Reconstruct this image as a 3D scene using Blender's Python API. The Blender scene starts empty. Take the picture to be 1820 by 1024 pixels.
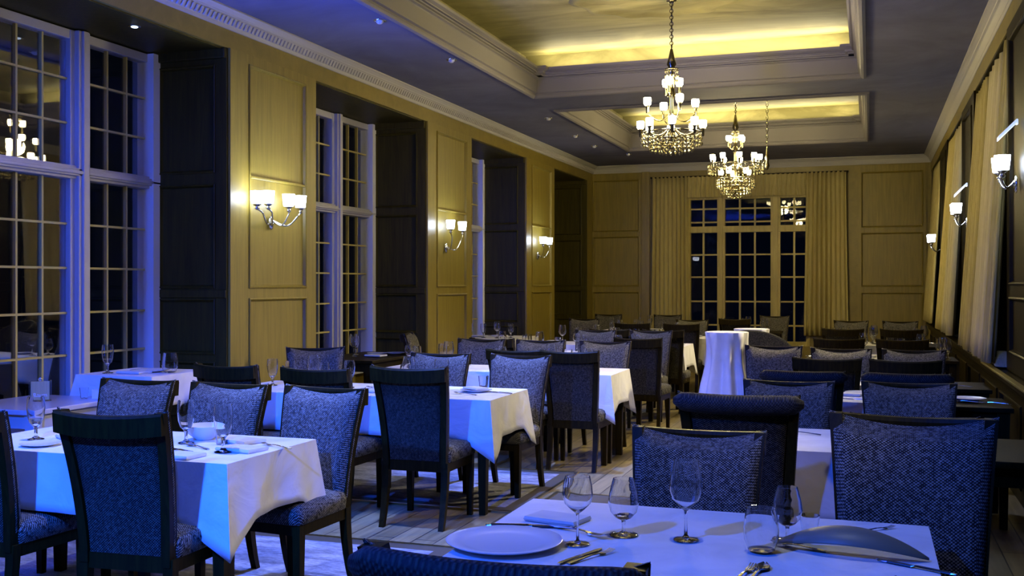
import bpy, bmesh, math, random
from mathutils import Vector, Matrix
random.seed(7)
PI = math.pi
S = bpy.context.scene
COL = S.collection

# ------------------------------------------------------------------ camera, world, large lights, exposure
cam_d = bpy.data.cameras.new('camera'); cam = bpy.data.objects.new('camera', cam_d); COL.objects.link(cam)
cam.location = (0, 0, 1.5); cam.rotation_euler = (PI/2, 0, math.radians(18.944))
cam_d.sensor_width = 36; cam_d.lens = 36*1850/1820; cam_d.shift_y = -7/1820; cam_d.clip_start = .05
S.camera = cam
S.view_settings.view_transform = 'Standard'; S.view_settings.look = 'None'
S.view_settings.exposure = 0.0; S.view_settings.gamma = 1; S.view_settings.use_curve_mapping = False
w = bpy.data.worlds.new('night'); S.world = w; w.use_nodes = True
w.node_tree.nodes['Background'].inputs[0].default_value = (.010, .022, .075, 1)
w.node_tree.nodes['Background'].inputs[1].default_value = .04
S.cycles.max_bounces = 10; S.cycles.transparent_max_bounces = 16
S.cycles.sample_clamp_indirect = 4; S.cycles.caustics_reflective = False; S.cycles.caustics_refractive = False

def area(name, loc, target, sx, sy, power, color, spread=180):
    d = bpy.data.lights.new(name, 'AREA'); d.shape = 'RECTANGLE'; d.size = sx; d.size_y = sy
    d.energy = power; d.color = color; d.spread = math.radians(spread)
    o = bpy.data.objects.new(name, d); COL.objects.link(o); o.location = loc
    o.rotation_euler = (Vector(target)-Vector(loc)).to_track_quat('-Z', 'Y').to_euler()
    return o
def spot(name, loc, target, power, color, angle=60, blend=.6, size=.05):
    d = bpy.data.lights.new(name, 'SPOT'); d.energy = power; d.color = color
    d.spot_size = math.radians(angle); d.spot_blend = blend; d.shadow_soft_size = size
    o = bpy.data.objects.new(name, d); COL.objects.link(o); o.location = loc
    o.rotation_euler = (Vector(target)-Vector(loc)).to_track_quat('-Z', 'Y').to_euler()
    return o
BLUE = (.010, .098, 1.0)
WARM = (1.0, .88, .55)
# blue spots added overhead to colour cloths and chairs, without fittings in the room
spot('blue_fill', (-2.15, .2, 3.0), (-2.9, 3.9, .55), 2600, BLUE, 54, .7, .08)
spot('blue_fill', (-.4, .2, 3.0), (-2.75, 3.75, .6), 240, BLUE, 24, .6, .08)
spot('blue_fill', (-2.2, .0, 3.62), (-.45, 3.5, .75), 900, BLUE, 56, .7, .08)
spot('blue_fill', (-3.2, 3.6, 3.62), (-2.7, 6.9, .6), 750, BLUE, 54, .7, .08)
spot('blue_fill', (-3.0, 6.2, 3.62), (-2.4, 9.2, .6), 380, BLUE, 54, .7, .08)
spot('blue_fill', (-2.9, 9.0, 3.62), (-2.5, 11.9, .6), 420, BLUE, 50, .7, .08)
spot('blue_fill', (-1.6, 2.2, 3.62), (-.1, 5.6, .8), 280, BLUE, 54, .7, .08)
# blue area lamps added to colour the window jambs and tint the ceiling
for y, p in ((4.79, 9), (8.66, 6), (12.69, 9)): area('jamb_fill', (-5.40, y, 1.95), (-5.62, y+2.4, 1.95), .10, 2.7, p, BLUE, 110)
area('ceiling_fill', (-5.2, 2.05, 2.3), (-3.9, 5.2, 6.0), 1.0, 2.2, 3200, (.03, .09, 1.0), 75)
# warm spots added from the right to brighten cloths, windows, chair backs and floor
def bulb(name, loc, power, color, r=.06):
    d = bpy.data.lights.new(name, 'POINT'); d.energy = power; d.color = color; d.shadow_soft_size = r
    o = bpy.data.objects.new(name, d); COL.objects.link(o); o.location = loc; return o
for p0, p1, pw, an in (((.8, 5.9, 2.9), (-2.6, 4.2, .5), 230, 62), ((.8, 10.2, 2.9), (-2.3, 7.6, .4), 520, 66), ((.8, 13.8, 2.9), (-2.2, 11.4, .4), 600, 60), ((.8, 3.6, 3.0), (-5.6, 6.5, 1.9), 110, 44), ((.5, 2.6, 3.3), (-2.3, 8.4, .6), 420, 26), ((.75, 1.2, 3.3), (-.5, 4.6, .7), 90, 20)):
    spot('warm_fill', p0, p1, pw, (1, .84, .52), an, .7, .1)
COOL = (.62, .72, 1.0)
# spots added overhead: cool ones brighten the tables, blue ones the floor between
for x, y, p, cl, an in ((-3.3, 4.05, 230, COOL, 48), (-3.0, 6.7, 150, COOL, 46), (-.5, 2.9, 62, COOL, 52), (-2.7, 8.7, 110, COOL, 44), (-2.9, 11.2, 110, COOL, 44),
                        (-2.75, 5.25, 1500, (.12, .22, 1.0), 34), (-2.5, 7.75, 1500, (.12, .22, 1.0), 40), (-1.7, 5.0, 200, (.12, .22, 1.0), 34), (-.1, 5.2, 110, (.42, .5, 1.0), 50), (0, 8.0, 110, (.42, .5, 1.0), 50)):
    spot('downlight', (x, y, 3.66), (x, y, 0), p, cl, an, .5, .03)
# cove lighting hidden behind the lips of the two ceiling coffers (strips laid in the trough)
COFFERS = [dict(x0=-3.70, x1=-.08, y0=5.0, y1=11.6, lip=(-3.58, -.19, 5.15, 11.42), zl=3.90, zt=3.99, zu=4.19),
           dict(x0=-3.72, x1=-.05, y0=12.65, y1=16.75, lip=(-3.60, -.14, 12.8, 16.62), zl=3.96, zt=4.05, zu=4.27)]
CEIL = 3.70
for ci, c in enumerate(COFFERS):
    a, b, d_, e = c['lip']; z = c['zt']+.015
    xm, ym = (a+b)/2, (d_+e)/2
    P = 27 if ci == 0 else 23
    area('cove_strip', (xm, e+.14, z), (xm, e+.10, z+1), b-a, .05, P*2.5, WARM)
    area('cove_strip', (xm, d_-.14, z), (xm, d_-.10, z+1), b-a, .05, P*2.5, WARM)
    area('cove_strip', (a-.14, ym, z), (a-.10, ym, z+1), .05, e-d_, P*(e-d_)*.7, WARM)
    area('cove_strip', (b+.14, ym, z), (b+.10, ym, z+1), .05, e-d_, P*(e-d_)*.7, WARM)

# ------------------------------------------------------------------ materials
def mat(name, col, rough=.5, metal=0, spec=.5, fn=None, **kw):
    m = bpy.data.materials.new(name); m.use_nodes = True
    nt = m.node_tree; b = nt.nodes['Principled BSDF']
    b.inputs['Base Color'].default_value = (*col, 1); b.inputs['Roughness'].default_value = rough
    b.inputs['Metallic'].default_value = metal; b.inputs['Specular IOR Level'].default_value = spec
    for k, v in kw.items(): b.inputs[k].default_value = v
    if fn: fn(nt, b)
    return m
def N(nt, t, **kw):
    n = nt.nodes.new(t)
    for k, v in kw.items():
        if k in n.inputs: n.inputs[k].default_value = v
        else: setattr(n, k, v)
    return n
def coords(nt, scale, rot=(0, 0, 0)):
    t = N(nt, 'ShaderNodeTexCoord'); m = N(nt, 'ShaderNodeMapping')
    m.inputs['Scale'].default_value = scale; m.inputs['Rotation'].default_value = rot
    nt.links.new(t.outputs['Object'], m.inputs['Vector']); return m.outputs[0]
def ramp(nt, fac, stops):
    r = N(nt, 'ShaderNodeValToRGB'); e = r.color_ramp.elements
    e[0].position, e[0].color = stops[0][0], (*stops[0][1], 1)
    e[1].position, e[1].color = stops[-1][0], (*stops[-1][1], 1)
    for p, c in stops[1:-1]:
        q = e.new(p); q.color = (*c, 1)
    nt.links.new(fac, r.inputs[0]); return r.outputs[0]
def bump(nt, b, h, s, d=.01):
    n = N(nt, 'ShaderNodeBump'); n.inputs['Strength'].default_value = s; n.inputs['Distance'].default_value = d
    nt.links.new(h, n.inputs['Height']); nt.links.new(n.outputs[0], b.inputs['Normal'])
def wood_fn(c1, c2, sc=(9, 9, .6), bs=.15):
    def f(nt, b):
        v = coords(nt, sc)
        n = N(nt, 'ShaderNodeTexNoise', Scale=3.0, Detail=6.0, Roughness=.62, Distortion=.6); nt.links.new(v, n.inputs['Vector'])
        nt.links.new(ramp(nt, n.outputs[0], [(.28, c1), (.72, c2)]), b.inputs['Base Color'])
        bump(nt, b, n.outputs[0], bs, .004)
    return f
def weave_fn(c1, c2, cell=.012, bs=.5):
    def f(nt, b):
        t = N(nt, 'ShaderNodeTexCoord'); sp = N(nt, 'ShaderNodeSeparateXYZ'); nt.links.new(t.outputs['Object'], sp.inputs[0])
        def wave(src):
            k = N(nt, 'ShaderNodeMath', operation='MULTIPLY'); nt.links.new(src, k.inputs[0]); k.inputs[1].default_value = PI*2/cell
            q = N(nt, 'ShaderNodeMath', operation='SINE'); nt.links.new(k.outputs[0], q.inputs[0]); return q.outputs[0]
        yz = N(nt, 'ShaderNodeMath', operation='ADD'); nt.links.new(sp.outputs[1], yz.inputs[0]); nt.links.new(sp.outputs[2], yz.inputs[1])
        p = wave(sp.outputs[0]); q = wave(yz.outputs[0])
        m = N(nt, 'ShaderNodeMath', operation='MULTIPLY'); nt.links.new(p, m.inputs[0]); nt.links.new(q, m.inputs[1])
        n = N(nt, 'ShaderNodeTexNoise', Scale=90.0, Detail=2.0); nt.links.new(t.outputs['Object'], n.inputs['Vector'])
        a = N(nt, 'ShaderNodeMath', operation='MULTIPLY_ADD'); nt.links.new(m.outputs[0], a.inputs[0]); a.inputs[1].default_value = .42; nt.links.new(n.outputs[0], a.inputs[2])
        nt.links.new(ramp(nt, a.outputs[0], [(.42, c1), (.86, c2)]), b.inputs['Base Color'])
        bump(nt, b, a.outputs[0], bs, .003)
    return f
def cloth_fn(c1, c2):
    def f(nt, b):
        v = coords(nt, (1, 1, 1))
        n = N(nt, 'ShaderNodeTexNoise', Scale=5.0, Detail=4.0, Distortion=.8); nt.links.new(v, n.inputs['Vector'])
        nt.links.new(ramp(nt, n.outputs[0], [(.3, c1), (.7, c2)]), b.inputs['Base Color'])
        bump(nt, b, n.outputs[0], .35, .03)
    return f
def plaster_fn(c1, c2, sc=(1, 1, 1), s=1.4):
    def f(nt, b):
        v = coords(nt, sc)
        n = N(nt, 'ShaderNodeTexNoise', Scale=s, Detail=9.0, Roughness=.62, Distortion=1.2); nt.links.new(v, n.inputs['Vector'])
        nt.links.new(ramp(nt, n.outputs[0], [(.34, c1), (.62, c2)]), b.inputs['Base Color'])
        bump(nt, b, n.outputs[0], .1, .01)
    return f
def plank_fn(nt, b):
    v = coords(nt, (1, 1, 1), (0, 0, PI/2))
    br = N(nt, 'ShaderNodeTexBrick'); nt.links.new(v, br.inputs['Vector'])
    br.inputs['Scale'].default_value = 1; br.inputs['Brick Width'].default_value = 1.6; br.inputs['Row Height'].default_value = .14
    br.inputs['Mortar Size'].default_value = .004; br.inputs['Color1'].default_value = (.24, .19, .08, 1); br.inputs['Color2'].default_value = (.36, .29, .13, 1)
    br.inputs['Mortar'].default_value = (.03, .025, .02, 1)
    v2 = coords(nt, (14, .9, 1))
    n = N(nt, 'ShaderNodeTexNoise', Scale=2.0, Detail=6.0, Distortion=.5); nt.links.new(v2, n.inputs['Vector'])
    mx = N(nt, 'ShaderNodeMix', data_type='RGBA', blend_type='MULTIPLY'); mx.inputs[0].default_value = .75
    nt.links.new(br.outputs[0], mx.inputs[6]); nt.links.new(ramp(nt, n.outputs[0], [(.3, (.4, .38, .36)), (.7, (1, 1, 1))]), mx.inputs[7])
    nt.links.new(mx.outputs[2], b.inputs['Base Color'])
    bump(nt, b, n.outputs[0], .15, .004)
def rug_fn(nt, b):
    v = coords(nt, (1, 3, 1))
    n = N(nt, 'ShaderNodeTexNoise', Scale=26.0, Detail=5.0, Roughness=.7); nt.links.new(v, n.inputs['Vector'])
    n2 = N(nt, 'ShaderNodeTexNoise', Scale=2.2, Detail=3.0, Distortion=1.5); nt.links.new(v, n2.inputs['Vector'])
    mx = N(nt, 'ShaderNodeMath', operation='MULTIPLY'); nt.links.new(n.outputs[0], mx.inputs[0]); nt.links.new(n2.outputs[0], mx.inputs[1])
    nt.links.new(ramp(nt, mx.outputs[0], [(.12, (.10, .10, .12)), (.40, (.42, .42, .46))]), b.inputs['Base Color'])
    bump(nt, b, n.outputs[0], .6, .01)

M = {}
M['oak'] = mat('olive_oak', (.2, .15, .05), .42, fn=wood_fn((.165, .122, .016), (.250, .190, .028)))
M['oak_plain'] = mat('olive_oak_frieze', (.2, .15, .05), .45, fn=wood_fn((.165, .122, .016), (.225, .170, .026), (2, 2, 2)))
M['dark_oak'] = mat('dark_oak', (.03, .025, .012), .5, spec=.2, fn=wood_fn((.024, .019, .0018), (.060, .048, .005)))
M['black_wood'] = mat('black_wood', (.012, .009, .006), .45, spec=.08, fn=wood_fn((.007, .005, .0010), (.026, .018, .0025), (20, 20, 1.5), .1))
M['fabric'] = mat('tweed_fabric', (.2, .2, .22), .9, spec=.2, fn=weave_fn((.010, .009, .0075), (.27, .25, .20), .0115))
M['back_fabric'] = mat('back_fabric', (.1, .1, .1), .9, spec=.2, fn=weave_fn((.005, .005, .004), (.105, .095, .065), .0115))
M['rail_fabric'] = mat('rail_fabric', (.03, .03, .03), .7, spec=.3, fn=weave_fn((.006, .005, .003), (.055, .047, .028), .012))
M['linen'] = mat('white_linen', (.72, .71, .68), .75, spec=.25, fn=cloth_fn((.66, .65, .63), (.80, .79, .77)))
M['napkin'] = mat('napkin_linen', (.6, .6, .6), .8, spec=.2, fn=cloth_fn((.55, .55, .55), (.7, .7, .7)))
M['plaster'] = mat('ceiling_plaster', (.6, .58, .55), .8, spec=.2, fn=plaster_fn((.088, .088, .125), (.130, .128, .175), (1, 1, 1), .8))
M['mould'] = mat('coffer_moulding', (.150, .140, .145), .6, spec=.3)
M['cornice'] = mat('cornice_plaster', (.38, .36, .32), .6, spec=.3)
M['cove'] = mat('coffer_plaster', (.6, .5, .25), .7, spec=.3, fn=plaster_fn((.065, .055, .013), (.17, .15, .058), (.5, 1.6, 1), 1.1))
M['floor'] = mat('plank_floor', (.2, .16, .1), .35, fn=plank_fn)
M['rug'] = mat('rug_pile', (.3, .3, .33), .95, spec=.1, fn=rug_fn)
M['mat_pile'] = mat('brown_mat', (.07, .05, .02), .8)
M['rug_edge'] = mat('rug_border', (.06, .045, .02), .8)
M['brass'] = mat('brass', (.62, .47, .18), .28, 1.0)
M['chrome'] = mat('polished_steel', (.75, .76, .78), .14, 1.0)
M['silver'] = mat('aged_silver', (.14, .12, .07), .22, 1.0)
M['paint'] = mat('window_paint', (.42, .42, .46), .45)
M['jamb'] = mat('white_jamb_paint', (.75, .78, .85), .6, spec=.2)
M['bar'] = mat('glazing_bar_paint', (.46, .40, .14), .5, spec=.2)
M['tan_frame'] = mat('tan_window_wood', (.38, .30, .12), .5, fn=wood_fn((.32, .25, .065), (.46, .37, .10)))
M['curtain'] = mat('curtain_cloth', (.42, .37, .2), .9, spec=.1, fn=wood_fn((.34, .28, .10), (.50, .42, .18), (30, 30, 1.2), .2))
M['cream_curtain'] = mat('cream_lining_cloth', (.5, .46, .34), .9, spec=.1, fn=wood_fn((.42, .37, .22), (.54, .48, .31), (25, 25, 1), .2))
M['china'] = mat('white_china', (.72, .73, .76), .18, spec=.6)
M['black'] = mat('black_metal', (.01, .01, .01), .4)
M['wood_tan'] = mat('menu_holder_wood', (.42, .36, .17), .5, fn=wood_fn((.34, .29, .12), (.48, .41, .2)))
M['pale_top'] = mat('pale_lacquer', (.5, .5, .55), .2)
M['socket'] = mat('ivory_plastic', (.7, .68, .55), .5)
def glass_mat(name, tint, rough=0):
    m = bpy.data.materials.new(name); m.use_nodes = True; b = m.node_tree.nodes['Principled BSDF']
    b.inputs['Base Color'].default_value = (*tint, 1); b.inputs['Roughness'].default_value = rough
    b.inputs['Transmission Weight'].default_value = 1; b.inputs['IOR'].default_value = 1.45; return m
M['glass'] = glass_mat('clear_glass', (.97, .98, 1))
def pane_mat():
    m = bpy.data.materials.new('window_glass'); m.use_nodes = True; nt = m.node_tree; nt.nodes.remove(nt.nodes['Principled BSDF'])
    t = N(nt, 'ShaderNodeBsdfTransparent'); g = N(nt, 'ShaderNodeBsdfGlossy'); g.inputs['Roughness'].default_value = .01
    f = N(nt, 'ShaderNodeFresnel'); f.inputs[0].default_value = 1.52; mx = N(nt, 'ShaderNodeMixShader')
    k = N(nt, 'ShaderNodeMath', operation='MULTIPLY_ADD'); nt.links.new(f.outputs[0], k.inputs[0]); k.inputs[1].default_value = .26; k.inputs[2].default_value = 0
    nt.links.new(k.outputs[0], mx.inputs[0]); nt.links.new(t.outputs[0], mx.inputs[1]); nt.links.new(g.outputs[0], mx.inputs[2])
    nt.links.new(mx.outputs[0], nt.nodes['Material Output'].inputs[0]); return m
M['pane'] = pane_mat()
def emit(name, col, s):
    m = bpy.data.materials.new(name); m.use_nodes = True; b = m.node_tree.nodes['Principled BSDF']
    b.inputs['Base Color'].default_value = (.8, .8, .8, 1); b.inputs['Emission Color'].default_value = (*col, 1); b.inputs['Emission Strength'].default_value = s; return m
M['shade_cool'] = emit('cool_lit_glass', (.74, .83, 1.0), 26)
M['shade_warm'] = emit('warm_lit_glass', (1.0, .84, .46), 62)
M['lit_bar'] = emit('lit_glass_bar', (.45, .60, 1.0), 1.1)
M['lamp_off'] = mat('downlight_lens', (.5, .5, .5), .3)

# ------------------------------------------------------------------ mesh helpers
def box(bm, a, b):
    x0, y0, z0 = a; x1, y1, z1 = b
    v = [bm.verts.new(p) for p in ((x0,y0,z0),(x1,y0,z0),(x1,y1,z0),(x0,y1,z0),(x0,y0,z1),(x1,y0,z1),(x1,y1,z1),(x0,y1,z1))]
    for f in ((3,2,1,0),(4,5,6,7),(0,1,5,4),(1,2,6,5),(2,3,7,6),(3,0,4,7)): bm.faces.new([v[i] for i in f])
def loft(bm, rings, cap=True, close=True):
    R = [[bm.verts.new(p) for p in r] for r in rings]
    n = len(R[0])
    for a, b in zip(R, R[1:]):
        for i in range(n if close else n-1):
            j = (i+1) % n; bm.faces.new((a[i], a[j], b[j], b[i]))
    if cap and close:
        bm.faces.new(list(reversed(R[0]))); bm.faces.new(R[-1])
def lathe(bm, prof, seg=20, at=(0, 0, 0)):
    rings = []
    for r, z in prof:
        r = max(r, .0004)
        rings.append([(at[0]+r*math.cos(2*PI*i/seg), at[1]+r*math.sin(2*PI*i/seg), at[2]+z) for i in range(seg)])
    loft(bm, rings)
def tube(bm, pts, r, seg=8):
    pts = [Vector(p) for p in pts]; rings = []
    rr = r if isinstance(r, (list, tuple)) else [r]*len(pts)
    up = Vector((0, 0, 1)); prev = None
    for i, p in enumerate(pts):
        t = (pts[min(i+1, len(pts)-1)]-pts[max(i-1, 0)]).normalized()
        n = prev if prev is not None else (up if abs(t.z) < .9 else Vector((1, 0, 0)))
        n = (n-t*n.dot(t)).normalized(); prev = n; b = t.cross(n)
        rings.append([tuple(p+(n*math.cos(2*PI*k/seg)+b*math.sin(2*PI*k/seg))*rr[i]) for k in range(seg)])
    loft(bm, rings)
def mesh(name, bm, m, smooth=False, bevel=0):
    bmesh.ops.recalc_face_normals(bm, faces=bm.faces[:])
    me = bpy.data.meshes.new(name); bm.to_mesh(me); bm.free()
    for k in (m if isinstance(m, list) else [m]): me.materials.append(k)
    if smooth:
        for p in me.polygons: p.use_smooth = True
        me.set_sharp_from_angle(angle=math.radians(78))
    return me
def obj(name, bm, m, parent=None, smooth=False, bevel=0, label=None):
    o = bpy.data.objects.new(name, mesh(name, bm, m, smooth)); COL.objects.link(o)
    if parent: o.parent = parent
    if bevel:
        md = o.modifiers.new('bevel', 'BEVEL'); md.width = bevel; md.segments = 2; md.limit_method = 'ANGLE'
    if label: o['label'] = label
    return o
def tag(o, label, cat, group=None, kind=None):
    o['label'] = label; o['category'] = cat
    if group: o['group'] = group
    if kind: o['kind'] = kind
    return o
def thing(name, label, cat, loc=(0, 0, 0), rz=0, group=None):
    o = bpy.data.objects.new(name, None); COL.objects.link(o); o.location = loc; o.rotation_euler = (0, 0, rz)
    o.empty_display_size = .1
    return tag(o, label, cat, group)
def struct(name, bm, m, parent=None, smooth=False, bevel=0):
    o = obj(name, bm, m, parent, smooth, bevel)
    if not parent: o['kind'] = 'structure'
    return o
def dup(root, loc, rz, label, group=None):
    def cp(o, parent):
        c = o.copy(); COL.objects.link(c)
        if parent: c.parent = parent
        for ch in list(o.children): cp(ch, c)
        return c
    r = cp(root, None); r.location = loc; r.rotation_euler = (0, 0, rz); r['label'] = label
    if group: r['group'] = group
    elif 'group' in r: del r['group']
    return r

# ------------------------------------------------------------------ room shell
L, R, E, NEAR = -4.92, 1.0, 19.0, -3.0
XL, XR = -5.66, 1.75
HEAD = 3.415
bm = bmesh.new(); box(bm, (XL-.3, NEAR-.2, -.1), (XR+.3, E+.3, 0)); struct('floor', bm, M['floor'])
PIERS = [(-3.0, -2.2), (-.55, .85), (3.32, 4.75), (7.24, 8.62), (11.23, 12.65), (14.94, 16.42), (18.60, 19.0)]
ALC = [(PIERS[i][1], PIERS[i+1][0]) for i in range(len(PIERS)-1)]

def panel_face(bm, org, ud, nd, wid, z0, z1, panels, t=.022, bead=.022):
    """stiles and rails proud of a field, with a bead moulding round each sunk panel; org at u=0, z=0"""
    org, ud, nd = Vector(org), Vector(ud), Vector(nd)
    def P(u, z, d): return tuple(org+ud*u+nd*d+Vector((0, 0, z)))
    def slab(u0, u1, za, zb, d0, d1):
        loft(bm, [[P(u0,za,d0),P(u1,za,d0),P(u1,zb,d0),P(u0,zb,d0)], [P(u0,za,d1),P(u1,za,d1),P(u1,zb,d1),P(u0,zb,d1)]])
    us = (min(p[0] for p in panels), max(p[1] for p in panels))
    slab(0, us[0], z0, z1, 0, t); slab(us[1], wid, z0, z1, 0, t)
    zs = sorted(panels, key=lambda p: p[2]); last = z0
    for p in zs:
        slab(us[0], us[1], last, p[2], 0, t); last = p[3]
    slab(us[0], us[1], last, z1, 0, t)
    for u0, u1, za, zb in panels:
        slab(u0, u1, za, zb, -.002, .004)
        prof = [(0, t), (0, t+.010), (.009, t+.014), (.018, t+.006), (.026, .008), (.030, 0)]
        rings = []
        for q, d in prof:
            rings.append([P(u0-.006+q, za-.006+q, d), P(u1+.006-q, za-.006+q, d), P(u1+.006-q, zb+.006-q, d), P(u0-.006+q, zb+.006-q, d)])
        loft(bm, rings, cap=False)
# left wall: outer plane with window openings is made of piers and headers; panelling is trim
def side_wall(name, x_in, x_out, sill):
    bm = bmesh.new(); a, b = min(x_in, x_out), max(x_in, x_out)
    for y0, y1 in PIERS: box(bm, (a, y0, 0), (b, y1, HEAD))
    box(bm, (a-.25 if x_out < 0 else a, NEAR, HEAD), (b if x_out < 0 else b+.25, E, 4.3))
    for y0, y1 in ALC:
        if sill: box(bm, (a, y0, 0), (b, y1, sill))
        o = x_out
        box(bm, (min(o, o+math.copysign(.25, o)), y0-.0, 0), (max(o, o+math.copysign(.25, o)), y1, sill or .46))
    return bm
bm = side_wall('wall_left', L, XL, 0); struct('wall_left', bm, M['oak_plain'])
ti = 0
def trim(bm, m, **k):
    global ti
    ti += 1; return struct('trim_%d' % ti, bm, m, **k)
for i, (y0, y1) in enumerate(PIERS):
    if y1 < 3: continue
    if i < 6:
        wd = y1-y0; bm = bmesh.new()
        pa, pb = (.27, wd-.19)
        panel_face(bm, (L, y0, 0), (0, 1, 0), (1, 0, 0), wd, 0, HEAD, [(pa, pb, .42, 1.375), (pa, pb, 1.47, 3.33)])
        trim(bm, M['oak'])
        # inner raised panel ledge that divides the tall field
        bm = bmesh.new(); box(bm, (L, y0+pa+.02, 2.385), (L+.03, y0+pb-.02, 2.41)); trim(bm, M['oak'], bevel=.006)
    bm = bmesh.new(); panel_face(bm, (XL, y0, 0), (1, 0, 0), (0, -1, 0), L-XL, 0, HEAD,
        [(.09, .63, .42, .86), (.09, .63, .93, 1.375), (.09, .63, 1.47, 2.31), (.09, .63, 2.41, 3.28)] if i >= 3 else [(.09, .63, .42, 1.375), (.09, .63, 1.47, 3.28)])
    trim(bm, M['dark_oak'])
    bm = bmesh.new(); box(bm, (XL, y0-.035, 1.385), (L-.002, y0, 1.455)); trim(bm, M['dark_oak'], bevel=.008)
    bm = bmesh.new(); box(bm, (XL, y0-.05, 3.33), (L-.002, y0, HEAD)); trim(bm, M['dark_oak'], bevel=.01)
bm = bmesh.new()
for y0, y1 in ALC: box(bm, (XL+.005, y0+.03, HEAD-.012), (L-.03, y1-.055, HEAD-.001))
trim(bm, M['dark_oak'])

def side_window(n, x, y0, y1, paint, z0=.46, dirn=1):
    """three-light mullioned window standing in the plane x, seen from the +x*dirn side"""
    zt = HEAD-.02
    lw = (y1-y0-.22-.44)/3
    l3 = (y1-.11-.67, y1-.11); m2 = (l3[0]-.21, l3[0]); l2 = (m2[0]-.73, m2[0]); m1 = (l2[0]-.2, l2[0]); l1 = (y0+.1, m1[0])
    bm = bmesh.new()
    def fr(ya, yb, za, zb, d=.07): box(bm, (x-.06, ya, za), (x+d*dirn if dirn > 0 else x+.06, yb, zb))
    for m in (m1, m2):
        fr(m[0], m[1], z0, zt, .045)
        fr(m[0]+.045, m[1]-.045, z0, zt, .085); fr(m[0]+.075, m[1]-.075, z0, zt, .105)
    fr(y0+.005, y1-.005, 2.285, 2.385, .06); fr(y0+.005, y1-.005, 2.305, 2.365, .085); fr(y0+.005, y1-.005, 2.32, 2.345, .10)
    fr(y0+.005, y1-.005, z0, z0+.1, .07); fr(y0+.005, y1-.005, zt-.07, zt, .04)
    f = struct('window_%d' % n, bm, paint, bevel=.006)
    f['kind'] = 'structure'
    bm = bmesh.new()
    box(bm, (x-.06, y1-.11, z0+.1), (x+.10, y1-.012, zt)); box(bm, (x-.06, y0+.012, z0+.1), (x+.10, y0+.1, zt))
    obj('jamb', bm, M['jamb'], f, label='pale painted window jamb')
    for (a, b) in (l1, l2, l3):
        for za, zb, rows in ((z0+.1, 2.285, [.97, 1.285, 1.62, 1.95]), (2.385, zt-.07, [2.70, 3.03])):
            g = bmesh.new(); box(g, (x-.004, a+.002, za+.002), (x+.004, b-.002, zb-.002)); obj('pane', g, M['pane'], f)
            g = bmesh.new()
            for k in (1, 2):
                yy = a+(b-a)*k/3; box(g, (x-.012, yy-.009, za), (x+.016, yy+.009, zb))
            for r_ in rows:
                if za < r_ < zb: box(g, (x-.012, a, r_-.008), (x+.0155, b, r_+.008))
            obj('glazing_bar', g, M['bar'], f)
    return f
for n, (y0, y1) in enumerate(ALC):
    side_window(n+1, XL, y0, y1, M['paint'])

# right wall: wainscot, piers and curtained window bays
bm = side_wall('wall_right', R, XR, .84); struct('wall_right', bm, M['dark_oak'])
for n, (y0, y1) in enumerate(ALC):
    side_window(n+7, XR, y0, y1, M['paint'], z0=.84, dirn=-1)
bm = bmesh.new(); box(bm, (R-.10, 2.0, .79), (R+.03, E, .85)); box(bm, (R-.06, 2.0, .74), (R, E, .79)); trim(bm, M['black_wood'], bevel=.012)
bm = bmesh.new(); box(bm, (R-.13, 4.5, .845), (R-.085, 9.4, .865)); trim(bm, M['oak'], bevel=.006)
for i, (y0, y1) in enumerate(PIERS):
    if 6 < y0 < 18:
        bm = bmesh.new(); panel_face(bm, (R, y1, 0), (0, -1, 0), (-1, 0, 0), y1-y0, .86, HEAD, [(.2, y1-y0-.2, 1.0, 1.4), (.2, y1-y0-.2, 1.5, 3.3)]); trim(bm, M['black_wood'])
bm = bmesh.new(); box(bm, (R-.012, NEAR, HEAD), (R, E, 3.58)); trim(bm, M['oak_plain'])
bm = bmesh.new()
y = 2.6
panel_face(bm, (R, E-.1, 0), (0, -1, 0), (-1, 0, 0), 1.4, .0, .74, [(.1, 1.3, .1, .66)])
for k in range(1, 10): panel_face(bm, (R, E-.1-1.4*k, 0), (0, -1, 0), (-1, 0, 0), 1.4, .0, .74, [(.1, 1.3, .1, .66)])
trim(bm, M['black_wood'])

# far wall and near wall
WX0, WX1, WZ0, WZ1 = -3.14, -.99, .40, 3.09
bm = bmesh.new()
box(bm, (XL-.2, E, 0), (WX0, E+.2, 4.3)); box(bm, (WX1, E, 0), (XR+.2, E+.2, 4.3)); box(bm, (WX0, E, WZ1), (WX1, E+.2, 4.3)); box(bm, (WX0, E, 0), (WX1, E+.2, WZ0))
struct('wall_back', bm, M['oak_plain'])
bm = bmesh.new(); box(bm, (XL-.2, NEAR-.2, 0), (XR+.2, NEAR, 4.3)); struct('wall_front', bm, M['dark_oak'])
for x0, x1 in ((-4.90, -4.03), (-.13, .86)):
    bm = bmesh.new()
    panel_face(bm, (x0-.06, E, 0), (1, 0, 0), (0, -1, 0), x1-x0+.12, .0, 3.55, [(.06, x1-x0+.06, .35, 1.35), (.06, x1-x0+.06, 1.46, 2.38), (.06, x1-x0+.06, 2.48, 3.43)])
    if x0 < -2:
        for gx in (-4.62, -4.34): box(bm, (gx-.004, E-.006, .4), (gx+.004, E, 3.4))
    trim(bm, M['oak'])
bm = bmesh.new(); box(bm, (-3.98, E-.04, 0), (-3.83, E, 3.57)); trim(bm, M['oak'], bevel=.008)
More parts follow.
